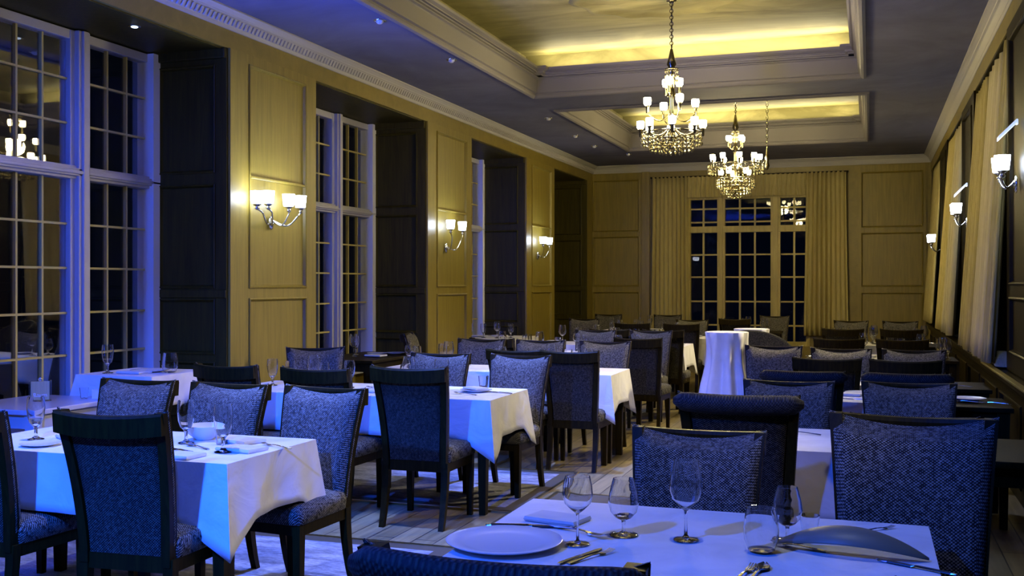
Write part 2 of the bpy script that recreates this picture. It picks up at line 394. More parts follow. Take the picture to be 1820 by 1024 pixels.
# far window
bm = bmesh.new(); y = E+.02
ML = [(-3.14, -3.08), (-2.60, -2.46), (-1.66, -1.49), (-1.05, -.99)]
for a, b in ML: box(bm, (a, y-.03, WZ0), (b, y+.08, WZ1))
for a, b in ML[1:3]: box(bm, (a+.04, y-.05, WZ0), (b-.04, y, WZ1))
box(bm, (WX0, y-.035, 2.43), (WX1, y+.08, 2.545)); box(bm, (WX0, y-.025, WZ0), (WX1, y+.08, WZ0+.08)); box(bm, (WX0, y-.025, WZ1-.06), (WX1, y+.08, WZ1))
fw = struct('window_20', bm, M['tan_frame'], bevel=.006)
for a, b, cols in ((-3.08, -2.60, [-2.85]), (-2.46, -1.66, [-2.2, -1.935]), (-1.49, -1.05, [-1.255])):
    for za, zb, rows in ((WZ0+.08, 2.43, [.76, 1.185, 1.625, 2.03]), (2.545, WZ1-.06, [2.62, 2.86])):
        g = bmesh.new(); box(g, (a+.002, y+.02, za), (b-.002, y+.028, zb)); obj('pane', g, M['pane'], fw)
        g = bmesh.new()
        for c in cols: box(g, (c-.016, y+.005, za), (c+.016, y+.04, zb))
        for r_ in rows:
            if za < r_ < zb: box(g, (a, y+.006, r_-.014), (b, y+.039, r_+.014))
        obj('glazing_bar', g, M['tan_frame'], fw)

# ceiling with two stepped coffers
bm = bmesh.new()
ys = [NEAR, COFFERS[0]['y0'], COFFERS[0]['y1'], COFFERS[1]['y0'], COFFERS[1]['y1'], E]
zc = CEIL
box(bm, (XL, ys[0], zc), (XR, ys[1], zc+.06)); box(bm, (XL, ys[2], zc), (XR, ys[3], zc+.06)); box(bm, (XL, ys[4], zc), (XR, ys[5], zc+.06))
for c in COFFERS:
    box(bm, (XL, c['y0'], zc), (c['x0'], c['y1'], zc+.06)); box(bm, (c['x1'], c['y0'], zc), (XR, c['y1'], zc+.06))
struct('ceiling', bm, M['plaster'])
def rect(x0, x1, y0, y1, z): return [(x0, y0, z), (x1, y0, z), (x1, y1, z), (x0, y1, z)]
def notch(x0, x1, y0, y1, z, n, dx=0):
    return [(x0+n,y0,z),(x1-n,y0,z),(x1-n,y0+n,z),(x1,y0+n,z),(x1,y1-n,z),(x1-n,y1-n,z),(x1-n,y1,z),(x0+n,y1,z),(x0+n,y1-n,z),(x0,y1-n,z),(x0,y0+n,z),(x0+n,y0+n,z)]
for c in COFFERS:
    a, b, d_, e = c['lip']
    bm = bmesh.new(); rings = []
    # bead round the opening, frieze leaning inward, then a small cornice
    for q, z in ((-.05, zc-.0), (-.05, zc-.018), (-.025, zc-.03), (0, zc-.02), (.012, zc), (.012, zc+.02), (.03, zc+.03), (.045, c['zl']-.03), (.05, c['zl']-.02), (.07, c['zl']-.01), (.07, c['zl'])):
        rings.append(rect(c['x0']+q, c['x1']-q, c['y0']+q, c['y1']-q, z))
    loft(bm, rings, cap=False); trim(bm, M['mould'])
    bm = bmesh.new(); rings = []; h = c['zt']-c['zl']
    for q, z in ((.085, c['zl']), (.075, c['zl']+.012), (.05, c['zl']+.02), (.045, c['zl']+.04), (.02, c['zl']+.055), (.0, c['zl']+.065), (0, c['zt']), (.06, c['zt']), (.06, c['zl']+.03)):
        rings.append(notch(a-q, b+q, d_-q, e+q, z, .10))
    loft(bm, rings, cap=False); trim(bm, M['mould'])
    # trough floor and upper box
    X0, X1, Y0, Y1 = a-.26, b+.26, d_-.26, e+.28
    bm = bmesh.new()
    z = c['zl']+.03
    for q in ((X0, a-.02, Y0, Y1), (b+.02, X1, Y0, Y1), (a-.02, b+.02, Y0, d_-.02), (a-.02, b+.02, e+.02, Y1)): box(bm, (q[0], q[2], z), (q[1], q[3], z+.01))
    trim(bm, M['mould'])
    bm = bmesh.new(); zu = c['zu']
    loft(bm, [rect(X0, X1, Y0, Y1, z), rect(X0, X1, Y0, Y1, zu)], cap=False)
    box(bm, (X0-.05, Y0-.05, zu), (X1+.05, Y1+.05, zu+.05))
    trim(bm, M['cove'])
    bm = bmesh.new(); xm, ym = (a+b)/2, 9.6 if c is COFFERS[0] else 14.7
    for r, zz_ in ((.72, .0),):
        rings = []
        for rr, dz in ((.80, 0), (.78, -.02), (.72, -.025), (.66, -.012), (.5, -.016), (.42, -.03), (.3, -.02), (.12, -.03), (.02, -.03)):
            rings.append([(xm+rr*(1+.045*math.cos(12*t)*(rr > .6))*math.cos(t), ym+rr*(1+.045*math.cos(12*t)*(rr > .6))*math.sin(t), zu+dz) for t in [2*PI*k/96 for k in range(96)]])
        loft(bm, rings, cap=False)
    trim(bm, M['cove'], smooth=True)
# cornice round the room: fluted frieze with a cap moulding
def cornice(p0, p1, inward, flutes):
    p0, p1, n = Vector(p0), Vector(p1), Vector(inward); d = (p1-p0); ln = d.length; d.normalize()
    prof = [(0, 3.565), (.018, 3.565), (.024, 3.578), (.026, 3.588), (.030, 3.592), (.055, 3.642), (.060, 3.648), (.075, 3.655), (.080, 3.664), (.105, 3.680), (.125, 3.688), (.125, 3.70), (0, 3.70)]
    bm = bmesh.new()
    def Pt(s, q, z): return tuple(p0+d*s+n*q+Vector((0, 0, z)))
    loft(bm, [[Pt(0, q, z) for q, z in prof], [Pt(ln, q, z) for q, z in prof]])
    if flutes:
        k = int(ln/.055)
        for i in range(k):
            s = ln*(i+.5)/k
            loft(bm, [[Pt(s-.016, .028, 3.594), Pt(s+.016, .028, 3.594), Pt(s+.016, .052, 3.640), Pt(s-.016, .052, 3.640)],
                      [Pt(s-.012, .042, 3.592), Pt(s+.012, .042, 3.592), Pt(s+.012, .068, 3.640), Pt(s-.012, .068, 3.640)]])
    return trim(bm, M['cornice'])
cornice((L, 2, 0), (L, E, 0), (1, 0, 0), True)
cornice((R, 2, 0), (R, E, 0), (-1, 0, 0), False)
cornice((L, E, 0), (R, E, 0), (0, -1, 0), False)
bm = bmesh.new(); box(bm, (L, PIERS[3][0], 0), (L+.03, PIERS[3][1], .18))
for p in PIERS[4:6]: box(bm, (L, p[0], 0), (L+.03, p[1], .18))
struct('baseboard_left', bm, M['dark_oak'], bevel=.006)

# recessed downlights in the flat ceiling border
dl0 = None
DL = [(-3.86, 7.85), (-3.87, 9.45), (-4.02, 13.2), (-4.12, 14.9), (-4.14, 16.1), (-3.86, 17.3)]
names = ['nearest the camera', 'second from the near end', 'beside the gap between the coffers', 'level with the far chandelier', 'second from the far wall', 'nearest the far wall']
for (x, y), nm in zip(DL, names):
    lab = 'small round recessed downlight in the ceiling border, ' + nm
    if dl0 is None:
        dl0 = thing('ceiling_downlight', lab, 'downlight', (x, y, CEIL), 0, 'recessed downlights along the ceiling border')
        bm = bmesh.new(); lathe(bm, [(.055, 0), (.055, -.006), (.045, -.010), (.036, -.004), (.036, 0)], 20); obj('trim_ring', bm, M['chrome'], dl0, True)
        bm = bmesh.new(); lathe(bm, [(.03, -.002), (.03, -.018), (.018, -.03), (.0, -.032)], 16); obj('lamp_lens', bm, M['lamp_off'], dl0, True)
    else: dup(dl0, (x, y, CEIL), 0, lab, 'recessed downlights along the ceiling border')
bm = bmesh.new(); lathe(bm, [(.045, 0), (.045, -.006), (.03, -.008), (.0, -.006)], 18)
t = thing('alcove_downlight', 'small lit downlight in the dark soffit of the nearest window bay', 'downlight', (-5.12, 6.35, HEAD-.012)); obj('trim_ring', bm, M['chrome'], t, True)
bm = bmesh.new(); lathe(bm, [(.026, -.009), (.02, -.014), (0, -.015)], 14); obj('lamp_lens', bm, emit('soffit_lamp', (.6, .75, 1), 3), t, True)

# ------------------------------------------------------------------ chairs
def chair_meshes(roll):
    H = .97
    def yb(z):          # rear rake of the back
        t = (z-.42)/(H-.42); return .20+.03*t+.075*t*t
    def hw(z):
        t = max(0, (z-.42)/(H-.42)); return .188+.028*t+.012*t*t
    P = {}
    # upholstered front of the back: a pad with a hollow plan curve
    bm = bmesh.new(); rows = []
    nz, nx = 10, 12
    def pad(zlo, zhi, inset, front, back, bow):
        front_r, back_r = [], []
        for j in range(nz+1):
            t = j/nz
            rf, rb = [], []
            for i in range(nx+1):
                u = -1+2*i/nx
                z = zlo+(zhi-zlo)*t
                if j == nz: z -= .0
                x = u*(hw(z)-inset)
                e = min(1, (1-abs(u))/.14); et = min(1, (1-t)/.10, t/.07+.3); puff = math.sqrt(max(0, e*(2-e)))*math.sqrt(max(0, et*(2-et)))
                y0 = yb(z)+bow*(1-u*u)*t
                rf.append((x, y0-front*puff-.004, z-.045*(1-u*u)*t**4)); rb.append((x, y0+back, z-.045*(1-u*u)*t**4))
            front_r.append(rf); back_r.append(rb)
        return front_r, back_r
    f, b = pad(.44, H+.008, -.016, .058, .004, .040)
    def sheet(f, b):
        nzz = len(f)-1; V = {}
        for k, g in ((0, f), (1, b)):
            for j, r in enumerate(g):
                for i, p in enumerate(r): V[k, j, i] = bm.verts.new(p)
        nxx = len(f[0])-1
        for j in range(nzz):
            for i in range(nxx):
                bm.faces.new((V[0,j,i], V[0,j,i+1], V[0,j+1,i+1], V[0,j+1,i])); bm.faces.new((V[1,j,i+1], V[1,j,i], V[1,j+1,i], V[1,j+1,i+1]))
            bm.faces.new((V[0,j,0], V[0,j+1,0], V[1,j+1,0], V[1,j,0])); bm.faces.new((V[0,j+1,nxx], V[0,j,nxx], V[1,j,nxx], V[1,j+1,nxx]))
        for i in range(nxx):
            bm.faces.new((V[0,nzz,i], V[0,nzz,i+1], V[1,nzz,i+1], V[1,nzz,i])); bm.faces.new((V[0,0,i+1], V[0,0,i], V[1,0,i], V[1,0,i+1]))
    sheet(f, b); P['backrest'] = mesh('backrest', bm, M['fabric'], True)
    # rear upholstery
    bm = bmesh.new(); f2, b2 = [], []
    zlo, zhi = .40, H-.075
    for j in range(9):
        t = j/8; z = zlo+(zhi-zlo)*t
        f2.append([((-1+2*i/8)*(hw(z)-.03), yb(z)+.040*(1-(-1+2*i/8)**2)*t+.006, z) for i in range(9)])
        b2.append([((-1+2*i/8)*(hw(z)-.03), yb(z)+.040*(1-(-1+2*i/8)**2)*t+.026, z) for i in range(9)])
    sheet(f2, b2); P['back_panel'] = mesh('back_panel', bm, M['back_fabric'], True)
    # frame of stiles and top rail
    for s in (-1, 1):
        bm = bmesh.new(); rg = []
        for j in range(11):
            z = .36+(H-.36)*j/10; x = s*(hw(z)-.004); y = yb(max(z, .40)); w_ = .019
            rg.append([(x-w_, y-.016, z), (x+w_, y-.016, z), (x+w_, y+.034, z), (x-w_, y+.034, z)])
        loft(bm, rg); P['back_stile' if s < 0 else 'back_stile_'] = mesh('back_stile', bm, M['black_wood'])
    bm = bmesh.new(); rg = []
    if not roll:
        for i in range(13):
            u = -1+2*i/12; x = u*(hw(H)+.010); dz = -.012*(1-u*u)
            y = yb(H)+.040*(1-u*u)
            rg.append([(x, y+.006, H-.085+dz), (x, y+.036, H-.085+dz), (x, y+.042, H-.01+dz), (x, y+.034, H+dz), (x, y+.004, H+dz), (x, y, H-.012+dz)])
        loft(bm, rg); P['top_rail'] = mesh('top_rail', bm, M['black_wood'])
    else:
        for i in range(17):
            u = -1+2*i/16; x = u*(hw(H)+.03); e = math.sqrt(max(.12, 1-abs(u)**14))
            y = yb(H)+.040*(1-u*u)+.03
            rg.append([(x, y+.034*e*math.cos(a), H-.030+.040*e*math.sin(a)-.006*(1-u*u)) for a in [2*PI*k/12 for k in range(12)]])
        loft(bm, rg); P['top_rail'] = mesh('top_rail', bm, M['rail_fabric'], True)
    # seat
    bm = bmesh.new(); rg = []
    for z, q in ((.385, .012), (.39, .0), (.44, -.004), (.465, .006), (.478, .03), (.484, .09)):
        pts = []
        x0, x1, yA, yB = .215-q, .235-q, -.235+q, .20
        for sx, sy, hx in ((-1, 0, x1), (1, 0, x1), (1, 1, x0), (-1, 1, x0)):
            cx, cy = sx*hx, (yA if sy == 0 else yB)
            r_ = .035; dx = -sx*r_; dy = r_ if sy == 0 else -r_
            seq = [(cx+(0 if k else dx), cy+(dy if k else 0)) for k in (0, 1)]
            mid = (cx+dx*.3, cy+dy*.3)
            seq = [seq[0], mid, seq[1]]
            if (sx, sy) in ((-1, 0), (1, 1)): seq = seq[::-1]
            pts += seq
        rg.append([(x, y, z) for x, y in pts])
    loft(bm, rg); P['seat'] = mesh('seat', bm, M['fabric'], True)
    bm = bmesh.new()
    box(bm, (-.215, -.215, .335), (.215, -.19, .388)); box(bm, (-.195, .195, .335), (.195, .222, .40))
    for s in (-1, 1): loft(bm, [[(s*.205, -.20, .335), (s*.225, -.20, .335), (s*.225, -.20, .388), (s*.205, -.20, .388)], [(s*.185, .20, .335), (s*.205, .20, .335), (s*.205, .20, .388), (s*.185, .20, .388)]])
    P['seat_rail'] = mesh('seat_rail', bm, M['black_wood'])
    legs = []
    for sx, front in ((-1, 1), (1, 1), (-1, 0), (1, 0)):
        bm = bmesh.new(); rg = []
        for j in range(6):
            t = j/5; z = .39*(1-t); w_ = .022-.006*t
            x = sx*(.203 if front else .190); y = -.195 if front else .205+.07*t*t
            rg.append([(x-w_, y-w_, z), (x+w_, y-w_, z), (x+w_, y+w_, z), (x-w_, y+w_, z)])
        loft(bm, rg); legs.append(mesh('leg', bm, M['black_wood']))
    return P, legs
KITS = {False: chair_meshes(False), True: chair_meshes(True)}
PROTO = {}
def chair(loc, rz, label, group, roll=False, s=1.0):
    key = roll
    if key not in PROTO:
        r = thing('dining_chair', label, 'chair', (loc[0], loc[1], 0), rz, group)
        P, legs = KITS[roll]
        for k, me in P.items():
            o = bpy.data.objects.new(k.rstrip('_'), me); COL.objects.link(o); o.parent = r
        for me in legs:
            o = bpy.data.objects.new('leg', me); COL.objects.link(o); o.parent = r
        PROTO[key] = r
    else: r = dup(PROTO[key], (loc[0], loc[1], 0), rz, label, group)
    r.scale = s if isinstance(s, tuple) else (s, s, s)
    return r
def F(x, yback, label, rz=0, group=None, roll=False, s=1.0):      # faces the camera; yback = where the top of its back stands
    return chair((x, yback-.29), rz, label, group, roll, s)
def B(x, yback, label, rz=0, group=None, roll=False, s=1.0):      # turned with its back to the camera
    return chair((x, yback+.29), PI+rz, label, group, roll, s)
G1, G2, GR = 'chairs at the tables on the window side', 'chairs at the middle tables', 'chairs in the long row by the curtains'
# table 1 (nearest, window side)
B(-2.85, 3.40, 'dining chair with dark blue woven back towards us at the nearest window-side table', .07, G1, s=1.03)
B(-3.64, 3.42, 'dining chair cut off by the edge of the view, at the nearest window-side table', .0, G1)
F(-2.68, 4.74, 'blue dining chair at the aisle end of the nearest window-side table, seat showing', -.10, G1)
F(-3.25, 4.76, 'blue dining chair facing us behind the two stemmed glasses of the nearest window-side table', -.05, G1)
F(-3.84, 4.78, 'blue dining chair facing us nearest the windows at the nearest window-side table', .0, G1)
# table 2
B(-2.66, 5.82, 'tall dining chair, tweed back to us, at the second window-side table beside the aisle', .03, G1, s=1.03)
B(-3.32, 5.86, 'dining chair with dark empty-looking back rail behind the corner chair of the nearest table', .0, G1)
B(-4.00, 5.90, 'dining chair with dark top rail and strip of blue cloth, standing before the panelled pier', -.04, G1)
F(-2.50, 7.38, 'blue dining chair facing us at the aisle end of the second window-side table', -.10, G1)
F(-3.12, 7.38, 'blue dining chair facing us with glasses showing above its hollow back', .0, G1)
F(-4.25, 7.75, 'grey dining chair turned sideways against the panelled pier with the four-shade lamp', .5, G1)
# table 3
B(-2.26, 8.02, 'dining chair with plain dark back to us, right of the pair at the third table', .0, G2)
B(-2.73, 8.04, 'dining chair with plain dark back to us, left of the pair at the third table', .0, G2)
F(-2.32, 9.42, 'blue dining chair facing us beyond the third table, at its aisle end', .0, G2)
F(-2.95, 9.42, 'blue dining chair facing us beyond the third table, in the middle', .0, G2)
F(-3.55, 9.42, 'blue dining chair facing us beyond the third table, at its window end', .0, G2)
# table 4 and on
B(-2.16, 10.15, 'grey dining chair with back to us at the aisle end of the fourth middle table', .0, G2)
B(-3.45, 9.60, 'olive grey dining chair with tall plain back standing before the second pier', -.15, G2)
chair((-4.42, 10.35), PI/2+.25, 'dark dining chair seen edge-on below the second wall lamp', G2)
B(-2.26, 12.0, 'dark dining chair with back to us at the fifth middle table', .0, G2)
F(-2.35, 11.72, 'dining chair facing us hidden by glasses at the fourth middle table', .0, G2)
F(-3.0, 11.72, 'dining chair facing us in the middle of the fourth table', .0, G2)
B(-2.9, 12.02, 'dining chair with back to us left of the dark one at the fifth table', .0, G2)
B(-2.38, 13.95, 'grey dining chair with back to us at the sixth table beside the white cloth end', .0, G2)
B(-3.05, 13.95, 'dining chair with back to us on the window side of the sixth table', .0, G2)
F(-2.5, 15.55, 'dining chair facing us at the far side of the sixth table', .0, G2)
F(-4.15, 15.5, 'dark dining chair facing us in front of the third pier', .0, G2)
F(-4.35, 17.9, 'grey dining chair facing us in the far left corner by the panelled wall', .0, G2)
B(-1.95, 16.2, 'dark dining chair with back to us before the far window', .0, G2)
F(-1.5, 17.9, 'dark dining chair facing us under the far window', .0, G2)
F(-3.3, 17.9, 'dark dining chair facing us below the left drape of the far window', .0, G2)
# right hand rows
F(-.60, 3.80, 'grey woven dining chair facing us across the nearest table, left of its two', -.03, GR)
F(.115, 3.70, 'grey woven dining chair facing us across the nearest table, right of its two', -.06, GR, s=1.09)
B(-.53, 4.56, 'dining chair with padded black roll rail and gold-flecked back, second row left', .0, GR, True, 1.06)
B(.17, 4.50, 'dining chair with padded black roll rail, second row right by the wainscot', .0, GR, True)
F(-.42, 5.88, 'grey woven dining chair facing us beyond the second right-hand table, left', .0, GR)
F(.20, 5.98, 'grey woven dining chair facing us beyond the second right-hand table, right', .0, GR)
B(-.38, 6.58, 'black-railed dining chair in the third row left, beside the tall white cloth', .0, GR, True)
B(.21, 6.60, 'dining chair with black roll rail in the third row right', .0, GR, True)
B(-.29, 7.85, 'dining chair with black top rail in the fourth row left', .0, GR)
B(.24, 7.85, 'dining chair with black top rail in the fourth row right', .0, GR)
F(-.22, 9.0, 'grey dining chair facing us beyond the fourth right-hand table, left', .0, GR)
F(.34, 9.0, 'grey dining chair facing us beyond the fourth right-hand table, right', .0, GR)
F(-.78, 9.2, 'blue grey dining chair standing half hidden left of the fourth right-hand row', .0, GR)
B(-.28, 10.7, 'dining chair with black top rail in the fifth row left', .0, GR)
B(.30, 10.7, 'dining chair with black top rail in the fifth row right', .0, GR)
B(-.30, 13.1, 'dining chair with black top rail in the sixth row left', .0, GR)
B(.36, 13.1, 'dining chair with black top rail in the sixth row right', .0, GR)
F(-.25, 15.9, 'dark dining chair facing us in the last row left below the far panels', .0, GR)
F(.42, 15.9, 'dark dining chair facing us in the last row right in the corner', .0, GR)
# nearest chair, with its woven roll rail along the bottom of the view
B(-.64, 1.80, 'near dining chair cut by the bottom of the view, only its woven roll rail showing', .02, GR, True, (1.12, 1.0, 1.04))

# tub chair
t = thing('tub_chair', 'grey tub armchair with wrapped curved back standing beyond the tall white cloth table', 'armchair', (-1.02, 10.3, 0), .35)
bm = bmesh.new(); ri, ro = [], []
rg = []
for k in range(19):
    a = math.radians(-20+220*k/18); x, y = math.cos(a), math.sin(a)
    top = .80+.24*max(0, math.sin(a))**.7 if math.sin(a) > 0 else .78
    r0, r1 = .29, .345
    fl = 1.0+.12
    rg.append([(x*r0, y*r0, .36), (x*r1, y*r1, .36), (x*r1*fl, y*r1*fl, top-.02), (x*(r1-.02)*fl, y*(r1-.02)*fl, top), (x*r0*fl, y*r0*fl, top-.02)])
loft(bm, rg); obj('backrest', bm, M['back_fabric'], t, True)
bm = bmesh.new(); lathe(bm, [(.27, .36), (.285, .40), (.28, .46), (.2, .48), (0, .48)], 24); obj('seat', bm, M['fabric'], t, True)
for a in (45, 135, 225, 315):
    bm = bmesh.new(); x, y = .25*math.cos(math.radians(a)), .25*math.sin(math.radians(a))
    loft(bm, [[(x-.014, y-.014, 0), (x+.014, y-.014, 0), (x+.014, y+.014, 0), (x-.014, y+.014, 0)], [(x-.022, y-.022, .37), (x+.022, y-.022, .37), (x+.022, y+.022, .37), (x-.022, y+.022, .37)]])
    obj('leg', bm, M['black_wood'], t)

# ------------------------------------------------------------------ tables and cloths
def table(x0, x1, y0, y1, label, z=.75, rot=0, group='rectangular dining tables', wood='black_wood'):
    cx, cy = (x0+x1)/2, (y0+y1)/2; hx, hy = (x1-x0)/2-.01, (y1-y0)/2-.01
    t = thing('dining_table', label, 'table', (cx, cy, 0), rot, group)
    bm = bmesh.new(); box(bm, (-hx, -hy, z-.034), (hx, hy, z-.004)); obj('tabletop', bm, M[wood], t, bevel=.004)
    bm = bmesh.new()
    box(bm, (-hx+.04, -hy+.04, z-.12), (hx-.04, -hy+.06, z-.034)); box(bm, (-hx+.04, hy-.06, z-.12), (hx-.04, hy-.04, z-.034))
    box(bm, (-hx+.04, -hy+.06, z-.12), (-hx+.06, hy-.06, z-.034)); box(bm, (hx-.06, -hy+.06, z-.12), (hx-.04, hy-.06, z-.034))
    obj('apron', bm, M[wood], t)
    for sx in (-1, 1):
        for sy in (-1, 1):
            bm = bmesh.new(); x, y = sx*(hx-.055), sy*(hy-.055)
            loft(bm, [[(x-a, y-a, zz_), (x+a, y-a, zz_), (x+a, y+a, zz_), (x-a, y+a, zz_)] for zz_, a in ((0, .022), (z-.12, .033), (z-.034, .035))])
            obj('leg', bm, M[wood], t)
    return t
def tablecloth(x0, x1, y0, y1, label, z=.75, drop=.25, corner=.14, rot=0, group='white table cloths', side=None, seed=1):
    """draped rectangle: flat top, short straight falls, pointed corners"""
    rnd = random.Random(seed)
    cx, cy = (x0+x1)/2, (y0+y1)/2; hx, hy = (x1-x0)/2, (y1-y0)/2
    n = 18; per = []
    ph = [rnd.random()*6 for _ in range(6)]
    def edge(p, q, nrm):
        p, q = Vector(p), Vector(q); ln = (q-p).length; d = (q-p)/ln
        for i in range(n):
            s = ln*i/n; e = min(s, ln-s)
            k = max(0, 1-e/.17)
            wav = .010*math.sin(s*9+ph[0])+.006*math.sin(s*21+ph[1])
            dr = (drop if side is None or abs(nrm[0]) else side)
            per.append((p+d*s, Vector(nrm), k, wav, dr, d*(-1 if s < ln/2 else 1)))
    edge((-hx, -hy, 0), (hx, -hy, 0), (0, -1, 0)); edge((hx, -hy, 0), (hx, hy, 0), (1, 0, 0)); edge((hx, hy, 0), (-hx, hy, 0), (0, 1, 0)); edge((-hx, hy, 0), (-hx, -hy, 0), (-1, 0, 0))
    corners = [Vector((-1, -1, 0)), Vector((1, -1, 0)), Vector((1, 1, 0)), Vector((-1, 1, 0))]
    bm = bmesh.new(); rings = []
    m = 7
    for j in range(m+1):
        t = j/m; r = []
        for idx, (p, nr, k, wv, dr, ed) in enumerate(per):
            i = idx % n; out = .007+.022*t+wv*t*1.2
            d = dr*t+corner*t*k
            q = p+nr*out
            if k > 0:
                q += ed*(.045*t*k*k) if i else Vector((0, 0, 0))
                if i == 0:
                    dg = corners[idx//n]; q = p+dg*(.006+.050*t)
            r.append((q.x, q.y, -d+(.0 if j else .0)-(.0 if t == 0 else .004)))
        rings.append(r)
    top = [(p.x*(1 if True else 1), p.y, 0) for p, *_ in per]
    inner = [[(p.x*s, p.y*s, .0006*math.sin(p.x*20*s+p.y*13*s)) for p, *_ in per] for s in (.02, .3, .6, .85, 1.0)]
    loft(bm, inner+rings, cap=False)
    bm.faces.new  # centre closed below
    V = [v for v in bm.verts][:4*n]
    bm.faces.new(V)
    o = obj('tablecloth', bm, M['linen'], None, True)
    o.location = (cx, cy, z); o.rotation_euler = (0, 0, rot)
    md = o.modifiers.new('thick', 'SOLIDIFY'); md.thickness = .003; md.offset = 1
    return tag(o, label, 'tablecloth', group)
TZ = .755
TABS = {}
def set_table(key, x0, x1, y0, y1, desc, z=.75, rot=0, cloth=True, drop=.25, corner=.14, side=None, wood='black_wood', cx=None):
    table(x0, x1, y0, y1, 'dining table, ' + desc, z, rot, wood=wood)
    if cloth: tablecloth(cx[0] if cx else x0, cx[1] if cx else x1, y0, y1, 'white cloth draped over ' + desc, z, drop, corner, rot, side=side, seed=len(TABS)+3)
    TABS[key] = (x0, x1, y0, y1, desc, z)
set_table('T1', -4.05, -2.53, 3.71, 4.43, 'the nearest window-side table', rot=0)
set_table('T2', -4.35, -2.31, 6.28, 7.04, 'the second window-side table')
set_table('T3', -4.1, -2.01, 8.33, 9.02, 'the third middle table')
set_table('T4', -4.0, -2.19, 10.55, 11.3, 'the fourth middle table')
set_table('T5', -4.0, -2.10, 12.35, 13.1, 'the fifth middle table')
set_table('T6', -3.7, -2.12, 14.3, 15.0, 'the sixth middle table')
set_table('T7', -4.1, -3.2, 16.4, 17.1, 'the far left corner table')
set_table('T8', -2.3, -1.3, 16.6, 17.3, 'the table under the far window', cloth=False)
set_table('A1', -5.32, -4.62, 4.85, 5.62, 'the low table in the nearest window bay', z=.76, cloth=False, wood='pale_top')
set_table('A2', -5.08, -4.48, 5.72, 6.32, 'the higher table in the nearest window bay', z=.885, drop=.2, corner=.06)
set_table('A3', -5.35, -4.60, 9.2, 10.5, 'the bare table in the second window bay', cloth=False)
set_table('A4', -5.35, -4.55, 13.3, 14.3, 'the table in the third window bay')
set_table('R1', -1.10, .165, 2.42, 3.45, 'the nearest right-hand table', drop=.27)
set_table('R2', -.82, .80, 4.84, 5.58, 'the second right-hand table', drop=.30, corner=.06, cx=(-.46, .30))
set_table('R3', -.70, .84, 6.93, 7.55, 'the third right-hand table', drop=.30, corner=.06, cx=(-.46, .30))
set_table('R4', -.62, .84, 8.10, 8.72, 'the fourth right-hand table', drop=.30, corner=.06, cx=(-.46, .30))
set_table('R5', -.62, .84, 11.0, 11.7, 'the fifth right-hand table', drop=.30, corner=.06, cx=(-.46, .30))
set_table('R6', -.62, .84, 13.4, 14.2, 'the last right-hand table', drop=.30, corner=.06, cx=(-.46, .30))

# tall cocktail tables in floor-length cloths
def cocktail(x, y, label, clabel, r0=.185, r1=.28, h=1.08, seed=1):
    t = thing('cocktail_table', label, 'table', (x, y, 0))
    bm = bmesh.new(); lathe(bm, [(r0-.012, h-.03), (r0-.008, h-.02), (r0-.012, h-.006), (0, h-.006)], 28); obj('tabletop', bm, M['black_wood'], t)
    bm = bmesh.new(); lathe(bm, [(.03, .03), (.03, h-.03)], 14); obj('column', bm, M['chrome'], t, True)
    bm = bmesh.new(); lathe(bm, [(.17, 0), (.17, .012), (.05, .03), (0, .03)], 24); obj('base', bm, M['chrome'], t, True)
    bm = bmesh.new(); rings = [[(r0*s*math.cos(2*PI*k/96), r0*s*math.sin(2*PI*k/96), h) for k in range(96)] for s in (.02, .5, .96)]
    rnd = random.Random(seed); p1, p2 = rnd.random()*6, rnd.random()*6
    for j in range(17):
        t_ = j/16; z = h-.004-(h-.012)*t_
        base = r0+.004+(-.022*math.sin(PI*min(1, t_*2.2)) if t_ < .455 else 0)+(r1-r0)*max(0, t_-.25)/.75
        amp = min(1, t_*4)*(.020+.030*t_)
        rings.append([((base+amp*(math.sin(9*a+p1)+.5*math.sin(5*a+p2)))*math.cos(a), (base+amp*(math.sin(9*a+p1)+.5*math.sin(5*a+p2)))*math.sin(a), z) for a in [2*PI*k/96 for k in range(96)]])
    loft(bm, rings, cap=False); bm.faces.new([v for v in bm.verts][:96])
    o = obj('tablecloth', bm, M['linen'], None, True); o.location = (x, y, 0); tag(o, clabel, 'tablecloth')
cocktail(-1.19, 9.3, 'tall round cocktail table standing in the aisle', 'floor-length white cloth in deep folds over the tall aisle table', seed=4)
cocktail(-1.30, 12.4, 'round cocktail table farther down the aisle', 'white cloth over the second aisle table, mostly hidden by the tall one in front', r0=.2, r1=.30, h=.98, seed=8)

